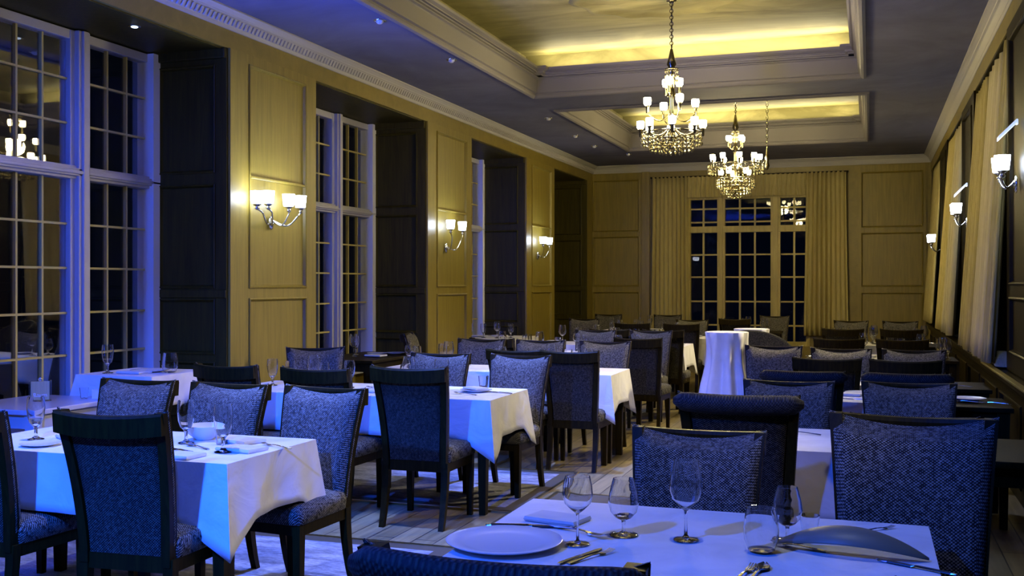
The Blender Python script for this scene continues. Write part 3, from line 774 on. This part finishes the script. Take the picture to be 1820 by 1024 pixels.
# ------------------------------------------------------------------ tableware
def glass_mesh(kind):
    bm = bmesh.new()
    if kind == 'large':
        o = [(.036, 0), (.036, .003), (.012, .007), (.005, .016), (.0042, .06), (.0055, .085), (.018, .098), (.038, .118), (.048, .145), (.047, .175), (.041, .215), (.037, .232)]
    elif kind == 'balloon':
        o = [(.034, 0), (.034, .003), (.010, .006), (.004, .014), (.0034, .07), (.005, .088), (.020, .100), (.038, .118), (.044, .143), (.042, .168), (.036, .195)]
    elif kind == 'snifter':
        o = [(.042, 0), (.042, .003), (.016, .007), (.006, .012), (.0045, .03), (.007, .044), (.024, .052), (.040, .070), (.046, .095), (.043, .12), (.036, .15), (.031, .168)]
    elif kind == 'goblet':
        o = [(.036, 0), (.036, .003), (.018, .008), (.008, .016), (.007, .045), (.012, .06), (.026, .075), (.036, .105), (.040, .145), (.038, .18), (.035, .196)]
    elif kind == 'tumbler':
        o = [(.022, 0), (.034, .006), (.042, .030), (.044, .055), (.040, .088), (.036, .108)]
    elif kind == 'small':
        o = [(.020, 0), (.022, .004), (.024, .03), (.028, .06), (.029, .07)]
    stem = {'large': 5, 'balloon': 5, 'snifter': 5, 'goblet': 5}.get(kind, 0)
    th = .0019
    # inner wall back down from rim to the bowl floor
    inner = [(max(r-th, .0006), z) for r, z in reversed(o[stem:])]
    inner[-1] = (.0006, o[stem][1]+(.006 if stem else .008))
    lathe(bm, o+inner, 28)
    me = mesh(kind+'_glass', bm, M['glass'], True)
    me.set_sharp_from_angle(angle=math.radians(40))
    return me
GM = {k: glass_mesh(k) for k in ('large', 'balloon', 'snifter', 'goblet', 'tumbler', 'small')}
NAMES = dict(large='wine_glass', balloon='wine_glass', snifter='stemmed_glass', goblet='water_goblet', tumbler='tumbler', small='shot_glass')
def put(me, name, loc, rz, label, cat, group=None, scale=1):
    o = bpy.data.objects.new(name, me); COL.objects.link(o); o.location = loc; o.rotation_euler = (0, 0, rz)
    if scale != 1: o.scale = (scale,)*3
    return tag(o, label, cat, group)
def glass(kind, x, y, z, label, group=None, scale=1): return put(GM[kind], NAMES[kind], (x, y, z), random.random()*6, label, 'glass', group, scale)
def lathe_mesh(name, prof, m, seg=40):
    bm = bmesh.new(); lathe(bm, prof, seg); return mesh(name, bm, m, True)
PLATE = lathe_mesh('plate', [(.09, 0), (.095, .004), (.155, .012), (.166, .017), (.167, .019), (.163, .020), (.118, .011), (.10, .0085), (0, .008)], M['china'])
SIDE = lathe_mesh('side_plate', [(.05, 0), (.055, .003), (.082, .010), (.083, .012), (.06, .008), (0, .006)], M['china'], 32)
BOWL = lathe_mesh('bowl', [(.03, 0), (.034, .004), (.06, .025), (.072, .05), (.070, .051), (.055, .025), (.03, .009), (0, .007)], M['china'], 32)
def flat_tool(kind):
    bm = bmesh.new()
    def strip(pts, th=.0022):
        # (y, halfwidth, z) outline lofted along y
        loft(bm, [[(-w_, y, z), (w_, y, z), (w_*.8, y, z+th), (-w_*.8, y, z+th)] for y, w_, z in pts])
    if kind == 'knife':
        strip([(-.115, .006, .001), (-.10, .0085, .002), (-.02, .006, .003), (.0, .005, .003), (.01, .009, .001), (.08, .0095, .001), (.105, .006, .001), (.115, .001, .001)], .0035)
    elif kind == 'fork':
        strip([(-.105, .008, .001), (-.09, .0085, .002), (0, .0035, .007), (.03, .004, .006), (.045, .011, .003), (.055, .012, .003)], .0025)
        for q in (-.0098, -.0033, .0033, .0098): strip([(.055, .0016, .003), (.08, .0016, .003), (.1, .001, .008)], .002) if False else loft(bm, [[(q-.0016, y, z), (q+.0016, y, z), (q+.0016, y, z+.002), (q-.0016, y, z+.002)] for y, z in ((.054, .003), (.08, .004), (.10, .009))])
    else:
        strip([(-.10, .008, .001), (-.085, .0085, .002), (0, .0035, .006), (.03, .005, .005)], .0025)
        rg = []
        for y, w_, z in ((.028, .005, .005), (.045, .017, .002), (.065, .021, .0005), (.085, .017, .002), (.098, .004, .006)):
            rg.append([(-w_, y, z+.005), (0, y, z), (w_, y, z+.005), (w_*.9, y, z+.0065), (0, y, z+.0018), (-w_*.9, y, z+.0065)])
        loft(bm, rg)
    return mesh(kind, bm, M['chrome'])
TOOL = {k: flat_tool(k) for k in ('knife', 'fork', 'spoon')}
def tool(kind, x, y, z, rz, label, group=None, s=1): return put(TOOL[kind], kind, (x, y, z), rz, label, kind, group, s)
def napkin_mesh(w_, d_, h):
    bm = bmesh.new(); rings = []
    for k, z in enumerate((0, h*.45, h*.5, h)):
        q = .0 if k in (1, 2) else .004
        rings.append([(-w_/2+q, -d_/2+q, z), (w_/2-q, -d_/2+q*.5, z), (w_/2-q, d_/2-q, z*.9), (-w_/2+q, d_/2-q, z)])
    loft(bm, rings); return mesh('napkin', bm, M['napkin'])
NAP = napkin_mesh(.13, .20, .016)
def napkin(x, y, z, rz, label, group=None, s=1): return put(NAP, 'napkin', (x, y, z), rz, label, 'napkin', group, s)

# nearest right-hand table
Z = TZ
glass('balloon', -.79, 2.88, Z, 'thin-stemmed balloon wine glass, leftmost of the glasses on the nearest right-hand table')
glass('snifter', -.69, 3.03, Z, 'short-stemmed glass narrowing to its rim, second of the big glasses on the nearest table')
glass('large', -.505, 3.03, Z, 'largest wine glass on the nearest right-hand table, third of the row')
glass('tumbler', -.285, 2.97, Z, 'stemless tumbler at the front of the pair on the nearest right-hand table', scale=1.12)
glass('snifter', -.225, 3.12, Z, 'short-stemmed glass just behind the stemless tumbler on the nearest table', scale=.93)
glass('small', -.165, 3.16, Z, 'small plain glass at the far side of the glasses pair on the nearest table')
put(PLATE, 'plate', (-.985, 2.80, Z), 0, 'large shallow white plate on the nearest right-hand table', 'plate')
# folded cutlery with a napkin behind the plate
napkin(-.93, 3.15, Z, 1.35, 'folded blue-lit napkin lying behind the large plate', s=.9)
tool('knife', -.99, 3.04, Z, -1.35, 'long knife lying behind the large plate', s=1.15)
tool('fork', -.83, 3.02, Z, -2.0, 'fork with bent handle beside the large plate, tip towards the balloon glass', s=1.15)
tool('knife', -.745, 2.75, Z, -.35, 'knife lying in front of the balloon wine glass', s=.9)
tool('fork', -.715, 2.75, Z, -.45, 'fork lying close beside the knife in front of the balloon glass', s=.9)
tool('spoon', -.275, 2.72, Z, -.15, 'spoon with bright bowl in front of the stemless tumbler')
tool('fork', -.305, 2.70, Z, -.2, 'dark fork lying along the spoon in front of the tumbler')
tool('knife', .055, 2.73, Z, -.1, 'small dark knife at the near right corner of the nearest table', s=.8)
tool('fork', .02, 3.34, Z, -.8, 'fork lying at the far right corner of the nearest table', s=.7)
# arched crescent dish with serving cutlery
bm = bmesh.new(); rg = []
for k in range(25):
    u = -1+2*k/24; x = u*.205; arch = .060*(1-u*u); wd = .003+.042*(1-u*u)**.8
    rg.append([(x, -wd+.03*(u*u), .004+arch*.55), (x, 0+.03*u*u, .004+arch), (x, wd*.7+.03*u*u, .004+arch*1.1), (x, wd*.7+.03*u*u, .009+arch*1.1), (x, 0+.03*u*u, .010+arch), (x, -wd+.03*u*u, .009+arch*.55)])
loft(bm, rg); me = mesh('serving_dish', bm, mat('stoneware', (.16, .15, .10), .45), True)
put(me, 'serving_dish', (-.055, 3.0, Z), -.12, 'dark crescent-shaped arched dish on the nearest right-hand table', 'dish')
tool('knife', .115, 2.93, Z, 1.1, 'dark knife sticking out at the right end of the crescent dish', s=.95)
tool('fork', -.19, 3.05, Z, 1.2, 'fork behind the left end of the crescent dish', s=.8)

# nearest window-side table
glass('goblet', -2.71, 3.95, Z, 'stemmed water goblet nearest the cloth corner of the nearest window-side table', scale=1.08)
glass('goblet', -3.03, 4.12, Z, 'stemmed water goblet in front of the middle blue chair at the nearest window-side table', scale=1.02)
glass('goblet', -3.78, 3.98, Z, 'stemmed water goblet at the window end of the nearest window-side table, by the cut-off chair', scale=1.05)
put(BOWL, 'bowl', (-3.02, 4.25, Z), 0, 'white bowl between the two goblets on the nearest window-side table', 'bowl', scale=1.35)
put(SIDE, 'side_plate', (-3.32, 4.15, Z), 0, 'small white plate left of the goblets on the nearest window-side table', 'plate', scale=1.2)
napkin(-2.80, 4.23, Z, 1.25, 'folded napkin pointing to the aisle on the nearest window-side table')
napkin(-2.66, 4.02, Z, 1.4, 'folded napkin just behind the corner goblet on the nearest window-side table')
napkin(-2.82, 3.78, Z, 1.5, 'flat folded napkin along the near edge of the nearest window-side table')
napkin(-3.17, 3.86, Z, 1.3, 'folded napkin half hidden behind the back of the nearest blue-backed chair')
tool('fork', -2.57, 4.16, Z, 1.2, 'fork lying near the aisle edge of the nearest window-side table')
tool('knife', -2.93, 3.93, Z, 1.2, 'knife between the goblets of the nearest window-side table')
tool('spoon', -2.90, 4.03, Z, 1.1, 'spoon between the goblets of the nearest window-side table')
tool('fork', -2.98, 3.90, Z, 1.0, 'fork left of the corner goblet on the nearest window-side table')
napkin(-3.62, 4.06, Z, 1.0, 'folded napkin at the window end of the nearest window-side table')
put(SIDE, 'side_plate', (-3.62, 3.84, Z), 0, 'small plate below the window-end goblet of the nearest window-side table', 'plate', scale=1.1)
glass('small', -2.86, 4.15, Z, 'small plain glass behind the corner goblet of the nearest window-side table')
# bay tables
t = thing('menu_holder', 'wooden menu block in a clear stand on the low bay table', 'menu holder', (-4.98, 5.28, .757), .7)
bm = bmesh.new(); box(bm, (-.055, -.012, .006), (.055, .012, .125)); obj('wood_block', bm, M['wood_tan'], t, bevel=.003)
bm = bmesh.new(); box(bm, (-.065, -.016, 0), (.065, .016, .006)); box(bm, (-.065, -.0165, .006), (-.057, .0165, .13)); box(bm, (.057, -.0165, .006), (.065, .0165, .13)); obj('clear_stand', bm, M['glass'], t)
bm = bmesh.new(); lathe(bm, [(.012, .125), (.016, .14), (.006, .152), (0, .153)], 12); obj('knob', bm, M['chrome'], t, True)
def mesh_text(parent, txt, loc, size, m):
    cu = bpy.data.curves.new('lettering', 'FONT'); cu.body = txt; cu.size = size; cu.extrude = .0006; cu.align_x = 'CENTER'
    o = bpy.data.objects.new('lettering', cu); COL.objects.link(o); o.parent = parent; o.location = loc; o.rotation_euler = (PI/2, 0, 0); cu.materials.append(m)
    bpy.context.view_layer.update(); me = bpy.data.meshes.new_from_object(o.evaluated_get(bpy.context.evaluated_depsgraph_get())); mw = o.matrix_basis.copy(); bpy.data.objects.remove(o)
    o = bpy.data.objects.new('lettering', me); COL.objects.link(o); o.parent = parent; o.matrix_basis = mw
mesh_text(t, 'Raum', (0, -.0128, .028), .036, M['china'])
glass('small', -4.83, 5.50, .757, 'small glass with silver lid in the low bay table corner')
put(BOWL, 'bowl', (-5.22, 4.98, .757), 0, 'blue-lit bowl at the window end of the low bay table', 'bowl', scale=1.0)
bm = bmesh.new(); box(bm, (-.05, -.03, 0), (.05, .03, .06)); put(mesh('sugar_box', bm, M['china']), 'sugar_box', (-4.71, 5.52, .757), .3, 'small white box beside the lidded glass on the low bay table', 'box')
glass('goblet', -4.93, 5.84, .89, 'stemmed goblet at the left of the higher bay table against the dark panes', scale=1.0)
glass('tumbler', -4.56, 6.02, .89, 'stemless tumbler at the right of the higher bay table', scale=1.25)
put(PLATE, 'plate', (-4.74, 6.04, .89), 0, 'white plate between the glasses on the higher bay table', 'plate', scale=.8)
napkin(-4.76, 5.90, .89, 1.5, 'folded napkin before the plate on the higher bay table')

# farther tables: clusters of glassware and place settings
def cluster(key, spots, grp):
    x0, x1, y0, y1, desc, z = TABS[key]; z += .005
    for i, (u, v, kind) in enumerate(spots):
        x = x0+(x1-x0)*u; y = y0+(y1-y0)*v
        if kind in GM: glass(kind, x, y, z, 'glass among the glassware on ' + desc, 'glassware on ' + desc, scale=1.0)
        elif kind == 'plate': put(SIDE, 'side_plate', (x, y, z), 0, 'white plate among the settings on ' + desc, 'plate', 'plates on ' + desc, 1.3)
        elif kind == 'nap': napkin(x, y, z, 1.4, 'folded white napkin among the settings on ' + desc, 'napkins on ' + desc)
        else: tool(kind, x, y, z, 1.3, 'steel %s among the settings on ' % kind + desc, kind + 's on ' + desc)
cluster('T2', [(.22,.3,'goblet'),(.27,.5,'large'),(.36,.25,'goblet'),(.40,.55,'goblet'),(.44,.3,'small'),(.62,.6,'large'),(.66,.3,'goblet'),(.30,.2,'plate'),(.70,.6,'plate'),(.1,.5,'goblet'),(.52,.3,'nap'),(.5,.6,'fork')], 0)
glass('goblet', -2.70, 6.42, Z, 'water goblet at the right side of the tall tweed chair on the second window-side table', scale=1.25)
put(SIDE, 'side_plate', (-2.58, 6.75, Z), 0, 'white plate under the folded napkin at the aisle end of the second window-side table', 'plate', scale=1.35)
napkin(-2.585, 6.75, Z+.017, 1.0, 'folded napkin on the plate at the aisle end of the second window-side table', s=.8)
glass('small', -2.60, 6.95, Z, 'slim glass behind the plate at the aisle end of the second window-side table', scale=1.3)
tool('knife', -2.40, 6.72, Z, 1.2, 'knife beside the napkin plate at the aisle end of the second window-side table')
tool('fork', -2.58, 6.55, Z, 1.2, 'fork in front of the napkin plate at the aisle end of the second window-side table')
def rnd_spots(n, seed, kinds):
    r = random.Random(seed); out = []
    for i in range(n):
        for _ in range(40):
            p = (r.uniform(.07, .93), r.uniform(.14, .86))
            if all(math.hypot((p[0]-q[0])*1.6, (p[1]-q[1])*.7) > .13 for q in out): break
        out.append((p[0], p[1], kinds[i % len(kinds)]))
    return out
mix = ['goblet', 'large', 'balloon', 'plate', 'goblet', 'nap', 'snifter', 'fork', 'goblet', 'knife']
for k, n, sd in (('T3', 14, 1), ('T4', 16, 2), ('T5', 16, 3), ('T6', 12, 4), ('T7', 8, 5), ('T8', 8, 6), ('A4', 10, 7), ('R3', 12, 8), ('R4', 12, 9), ('R5', 12, 10), ('R6', 14, 11), ('R2', 8, 12)):
    if k[0] == 'R' and k in ('R2', 'R3', 'R4'): sp = rnd_spots(n, sd, ['nap', 'plate', 'tumbler', 'fork', 'nap', 'small', 'plate', 'knife'])
    else: sp = rnd_spots(n, sd, mix)
    cluster(k, sp, 0)
cluster('A3', [(.3,.5,'goblet'),(.45,.3,'large'),(.55,.6,'plate'),(.7,.4,'nap'),(.75,.7,'plate')], 0)

# ------------------------------------------------------------------ wall lamps
def shade_bm(at, r=.054, h=.102, sq=False):
    bm = bmesh.new(); x, y, z = at
    prof = [(r*.80, 0), (r*.9, h*.4), (r, h), (r*.93, h), (r*.84, h*.4), (r*.72, .004)]
    lathe(bm, prof, 20, at); return bm
def sconce(loc, rz, label, shades, mt='chrome', group='lit wall lamps on the piers', arm_drop=.17):
    """local +Y points out of the wall; shades: list of (x, y, z)"""
    t = thing('wall_lamp', label, 'wall lamp', loc, rz, group)
    bm = bmesh.new(); rg = []
    for k, (q, d) in enumerate(((.032, 0), (.032, .008), (.022, .016), (.006, .022))):
        rg.append([(q*math.cos(a), d, q*1.9*math.sin(a)-arm_drop) for a in [2*PI*i/20 for i in range(20)]])
    loft(bm, rg); obj('back_plate', bm, M[mt], t, True)
    for (x, y, z) in shades:
        bm = bmesh.new(); pts = []
        for i in range(13):
            q = i/12; px_ = x*(q**.8); py_ = .015+(y-.015)*min(1, q*1.25)+.015*math.sin(PI*q)
            pz_ = -arm_drop+.02-.045*math.sin(PI*min(1, q*1.35))+(z+arm_drop-.035-.02)*max(0, (q-.35)/.65)**1.3
            pts.append((px_, py_, pz_))
        tube(bm, pts, .0075, 8)
        a = obj('arm', bm, M[mt], t, True)
        bm = bmesh.new(); lathe(bm, [(.008, -.05), (.022, -.035), (.012, -.02), (.030, -.008), (.036, 0), (.034, .004), (0, .004)], 16, (x, y, z)); obj('cup', bm, M[mt], a, True)
        bm = shade_bm((x, y, z+.006)); obj('shade', bm, M['shade_cool'], t, True, label='lit frosted glass shade')
    return t
sconce((L+.022, 7.84, 2.20), -PI/2, 'silver wall lamp with four lit glass shades on the nearest pier', [(.40, .12, -.04), (.28, .15, -.03), (-.06, .14, -.03), (-.24, .15, -.03)])
sconce((L+.022, 11.78, 2.18), -PI/2, 'silver wall lamp with two lit shades on the second pier', [(.19, .14, -.02), (-.19, .14, -.02)], arm_drop=.24)
sconce((L+.022, 15.50, 2.14), -PI/2, 'silver wall lamp with two lit shades on the third, farthest pier', [(.17, .14, -.02), (-.17, .14, -.02)], arm_drop=.2)
sconce((R-.022, 8.05, 2.32), PI/2, 'silver wall lamp nearest us on the curtained wall', [(-.07, .10, -.03), (.10, .10, -.03)], arm_drop=.12)
sconce((R-.022, 11.95, 2.26), PI/2, 'lit wall lamp between the drapes of the curtained wall, middle of its three', [(-.09, .11, -.02), (.09, .11, -.02)], arm_drop=.12)
sconce((R-.022, 15.65, 2.10), PI/2, 'small lit wall lamp at the far end of the curtained wall, before the far panels', [(-.09, .16, -.02), (.09, .16, -.02)], arm_drop=.12)
# glass deflector arms above the two nearer lamps of the curtained wall
for (y, z, lab) in ((8.0, 2.50, 'slanting pale glass bar above the nearest lamp of the curtained wall'), (11.95, 2.42, 'slanting pale glass bar above the middle lamp of the curtained wall')):
    bm = bmesh.new(); loft(bm, [[(R-.15, y-.05, z), (R-.15, y+.05, z), (R-.15, y+.05, z+.03), (R-.15, y-.05, z+.03)], [(R-.03, y-.05, z+.12), (R-.03, y+.05, z+.12), (R-.03, y+.05, z+.15), (R-.03, y-.05, z+.15)]])
    box(bm, (R-.035, y-.02, z+.11), (R-.020, y+.02, z+.15))
    o = obj('picture_light', bm, M['lit_bar'], None, bevel=.006); tag(o, lab, 'picture light')

# ------------------------------------------------------------------ chandeliers
def chain_bm(bm, x, y, z0, z1, n, r=.016, wire=.004):
    h = (z0-z1)/n
    for i in range(n):
        zc_ = z0-h*(i+.5); a = (i % 2)*PI/2; pts = []
        for k in range(11):
            t_ = 2*PI*k/10; pts.append((x+r*math.cos(t_)*math.cos(a), y+r*math.cos(t_)*math.sin(a), zc_+h*.62*math.sin(t_)))
        tube(bm, pts, wire, 5)
def chandelier(loc, zc_top, label, tiers, basket, body_z, name='chandelier', extra=None):
    t = thing(name, label, 'chandelier', (loc[0], loc[1], 0), 0, None); x = y = 0
    bm = bmesh.new(); lathe(bm, [(.065, zc_top), (.065, zc_top-.012), (.045, zc_top-.03), (.012, zc_top-.045), (0, zc_top-.045)], 20); obj('canopy', bm, M['silver'], t, True)
    bm = bmesh.new(); chain_bm(bm, 0, 0, zc_top-.045, body_z[1], 14 if zc_top-body_z[1] > .4 else 9); tube(bm, [(.004, .004, zc_top-.04), (.004, .004, body_z[1])], .004, 6); obj('chain', bm, M['silver'], t)
    z0, z1 = body_z; hh = z1-z0
    bm = bmesh.new(); lathe(bm, [(.0, z0), (.018, z0+.01), (.035, z0+.04), (.015, z0+.07), (.05, z0+.10*1), (.06, z0+.14), (.022, z0+.19), (.02, z0+hh*.5), (.036, z0+hh*.55), (.024, z0+hh*.62), (.022, z0+hh*.8), (.045, z0+hh*.84), (.03, z0+hh*.9), (.012, z1-.01), (0, z1)], 18)
    obj('column', bm, M['silver'], t, True)
    for (r, zs, n, ph, root) in tiers:
        for k in range(n):
            a = ph+2*PI*k/n; c, s = math.cos(a), math.sin(a); bm = bmesh.new(); pts = []
            for i in range(11):
                q = i/10; rr = .015+(r-.015)*q; zz_ = root+(zs-.06-root)*q**2-.07*math.sin(PI*q)*min(1, r/.2)
                pts.append((rr*c, rr*s, zz_))
            pts += [(r*c, r*s, zs-.03)]
            tube(bm, pts, .006, 6); arm = obj('arm', bm, M['silver'], t, True)
            bm = bmesh.new(); lathe(bm, [(.006, -.075), (.014, -.07), (.015, -.012), (.022, -.004), (.03, 0), (0, .002)], 14, (r*c, r*s, zs)); obj('candle_cup', bm, M['silver'], arm, True)
            bm = bmesh.new(); lathe(bm, [(.024, .002), (.034, .02), (.037, .05), (.034, .075), (.030, .075), (.032, .05), (.02, .006)], 16, (r*c, r*s, zs)); obj('lamp_shade', bm, M['shade_warm'], t, True)
    # crystal basket: hoops hung with drops
    for (r, zt, n, ln) in basket:
        bm = bmesh.new(); tube(bm, [(r*math.cos(2*PI*k/32), r*math.sin(2*PI*k/32), zt) for k in range(33)], .006, 6); obj('hoop', bm, M['silver'], t, True)
        bm = bmesh.new()
        for k in range(n):
            a = 2*PI*k/n; cx_, cy_ = r*math.cos(a), r*math.sin(a)
            for (f0, sz) in ((.15, .009), (.45, .011), (.8, .014)):
                zz_ = zt-ln*f0; sz *= 1.0
                loft(bm, [[(cx_+.001*math.cos(b), cy_+.001*math.sin(b), zz_+sz*1.3) for b in [2*PI*q/6 for q in range(6)]], [(cx_+sz*math.cos(b), cy_+sz*math.sin(b), zz_) for b in [2*PI*q/6 for q in range(6)]], [(cx_+.001*math.cos(b), cy_+.001*math.sin(b), zz_-sz*1.6) for b in [2*PI*q/6 for q in range(6)]]])
        obj('crystal_drops', bm, M['crystal'], t)['kind'] = 'stuff'
    if extra: extra(t)
    bulb('chandelier_glow', (loc[0], loc[1], 3.12), 150 if loc[1] < 12 else 260, (1, .80, .36), .10)
    return t
M['crystal'] = mat('cut_crystal', (.26, .23, .13), .12, .6, .5)
chandelier((-1.76, 9.75), 4.19, 'crystal chandelier with lit glass cups hanging nearest us in the big coffer', [(.29, 2.96, 8, .2, 2.98), (.235, 3.17, 4, .5, 3.10), (.075, 3.36, 3, .4, 3.30)], [(.28, 2.92, 34, .13), (.20, 2.86, 24, .12), (.10, 2.82, 14, .10), (.06, 3.52, 12, .14)], (2.76, 3.72))
def side_chain(t):
    bm = bmesh.new(); chain_bm(bm, .42, .10, 4.27, 3.30, 22, .014); tube(bm, [(.42, .10, 3.3), (.40, .09, 3.22), (.36, .08, 3.16)], .008, 6); obj('stay_chain', bm, M['silver'], t)
    bm = bmesh.new(); lathe(bm, [(.0, -.22), (.02, -.2), (.035, -.16), (.02, -.1), (.035, -.05), (.02, .0), (.01, .1), (0, .14)], 12, (.42, .10, 3.3)); obj('stay_finial', bm, M['silver'], t, True)
chandelier((-1.76, 14.7), 4.27, 'larger two-tier crystal chandelier with side chain hanging in the far coffer', [(.33, 3.22, 9, .1, 3.18), (.12, 3.48, 4, .8, 3.42), (.20, 3.02, 5, .6, 3.0)], [(.38, 3.16, 40, .13), (.26, 2.96, 30, .14), (.20, 2.86, 24, .12), (.10, 2.80, 14, .12), (.05, 3.62, 10, .14)], (2.70, 3.86), extra=side_chain)

# ------------------------------------------------------------------ drapes
def drape(name, p0, p1, z0, z1, label, folds, m, amp=.035, flare=0, nrm=(0, -1, 0), group=None, droop=0, seed=1, gather=.6, lean=0):
    rnd = random.Random(seed); p0, p1, nv = Vector(p0), Vector(p1), Vector(nrm); d = p1-p0
    bm = bmesh.new(); nx, nz = folds*8, 14; G = []
    ph = [rnd.uniform(-.25, .25) for _ in range(folds+2)]
    for j in range(nz+1):
        t = j/nz; row = []
        for i in range(nx+1):
            u = i/nx; a = u*folds*2*PI+ph[int(u*folds)]*1.2*t
            am = amp*(gather+(1-gather)*t)*(1+.3*math.sin(u*7+seed))
            f = 0 if t < .02 else 1
            uu = (u-.5)*(1+flare*t)+.5+.004*math.sin(t*5+u*9)
            q = p0+d*uu+nv*(am*math.sin(a)+amp*1.2+lean*t)
            z = z1-(z1-z0+droop*abs(u-.5)*-2)*t
            row.append(bm.verts.new((q.x, q.y, z)))
        G.append(row)
    for j in range(nz):
        for i in range(nx): bm.faces.new((G[j][i], G[j][i+1], G[j+1][i+1], G[j+1][i]))
    o = obj(name, bm, m, None, True); md = o.modifiers.new('thick', 'SOLIDIFY'); md.thickness = .006
    return tag(o, label, 'curtain', group)
drape('curtain', (-3.76, E-.06, 0), (-3.10, E-.06, 0), .02, 3.455, 'gold drape hanging left of the far window', 9, M['curtain'], flare=.10, seed=2)
drape('curtain', (-1.04, E-.06, 0), (-.38, E-.06, 0), .60, 3.46, 'gold drape hanging right of the far window', 9, M['curtain'], flare=.12, seed=5)
drape('valance', (-3.12, E-.08, 0), (-1.02, E-.08, 0), 3.06, 3.45, 'gathered gold valance across the top of the far window', 26, M['curtain'], amp=.018, seed=6)
bm = bmesh.new(); tube(bm, [(-3.80, E-.10, 3.445), (-.34, E-.10, 3.455)], .012, 8)
for bx in (-3.79, -2.07, -.36): box(bm, (bx-.01, E-.10, 3.435), (bx+.01, E, 3.465))
o = obj('curtain_rail', bm, M['black_wood'], None, True); tag(o, 'thin dark curtain rail above the far window drapes', 'curtain rail')
for s, (y0, y1, z0, z1, lab, m, f) in enumerate([
    (8.64, 9.05, .90, 3.38, 'narrow near leaf of the curtains in the bay beside the nearest right wall lamp', 'curtain', 5),
    (9.15, 10.2, .90, 3.36, 'broad pale lining curtain of the bay beside the nearest right wall lamp', 'cream_curtain', 4),
    (10.2, 11.2, .90, 3.36, 'gold far leaf of the curtains in the bay nearest us on the right', 'curtain', 7),
    (12.68, 13.7, .92, 3.36, 'pale near leaf of the curtains in the second bay on the right', 'cream_curtain', 5),
    (13.7, 14.9, .92, 3.36, 'gold far leaf of the curtains in the second bay on the right', 'curtain', 8),
    (16.5, 18.5, .92, 3.36, 'gold curtain of the last bay in the far right corner', 'curtain', 11)]):
    drape('curtain', (R+.07, y0, 0), (R+.07, y1, 0), z0, z1, lab, f, M[m], amp=.04, nrm=(-1, 0, 0), seed=s+11, flare=.04, lean=.15)
# cushion on the sill
bm = bmesh.new(); rg = []
for k in range(13):
    u = -1+2*k/12; h = .055*math.sqrt(max(.02, 1-u*u)); wd = .11*(1-.3*u*u)
    rg.append([(u*.0+wd*math.cos(a), u*.26, h+h*math.sin(a)) for a in [2*PI*q/14 for q in range(14)]])
loft(bm, rg); me = mesh('cushion', bm, M['cream_curtain'], True)
o = put(me, 'cushion', (R-.02, 8.95, .868), 0, 'pale rumpled cushion on the dark ledge under the pale curtain', 'cushion')

# wall socket low on the wainscot, rugs with brass edge strips
t = thing('wall_socket', 'ivory socket plate low on the dark wainscot at the right', 'socket', (R-.025, 9.3, .42), 0)
bm = bmesh.new(); box(bm, (-.008, -.04, -.06), (0, .04, .06)); obj('face_plate', bm, M['socket'], t, bevel=.003)
bm = bmesh.new(); box(bm, (-.012, -.014, -.03), (-.008, .014, .03)); obj('outlet', bm, M['black'], t)
def rug(x0, x1, y0, y1, label, pile='rug'):
    t = thing('rug', label, 'rug', ((x0+x1)/2, (y0+y1)/2, 0), 0, None); hx, hy = (x1-x0)/2, (y1-y0)/2
    bm = bmesh.new(); box(bm, (-hx+.1, -hy+.1, .0005), (hx-.1, hy-.1, .009)); obj('pile', bm, M[pile], t)
    bm = bmesh.new(); rings = [rect(-hx+s, hx-s, -hy+s, hy-s, z) for s, z in ((0, .0005), (0, .008), (.1, .008), (.1, .0005), (0, .0005))]; loft(bm, rings, cap=False); obj('border', bm, M['rug_edge'], t)
    bm = bmesh.new(); rings = [rect(-hx-.0+s, hx-s, -hy+s, hy-s, z) for s, z in ((-.025, .0005), (-.025, .012), (0, .012), (0, .0005), (-.025, .0005))]; loft(bm, rings, cap=False); obj('brass_edge', bm, M['brass'], t, label='thin brass edging strip')
rug(-4.80, -2.20, 1.6, 5.45, 'blue-lit rug under the nearest window-side table')
rug(-4.80, -2.20, 6.46, 7.95, 'blue-lit rug with brass edge under the second window-side table')
rug(-2.10, -1.00, 4.6, 7.15, 'dark brown brass-edged floor mat in the aisle', 'mat_pile')
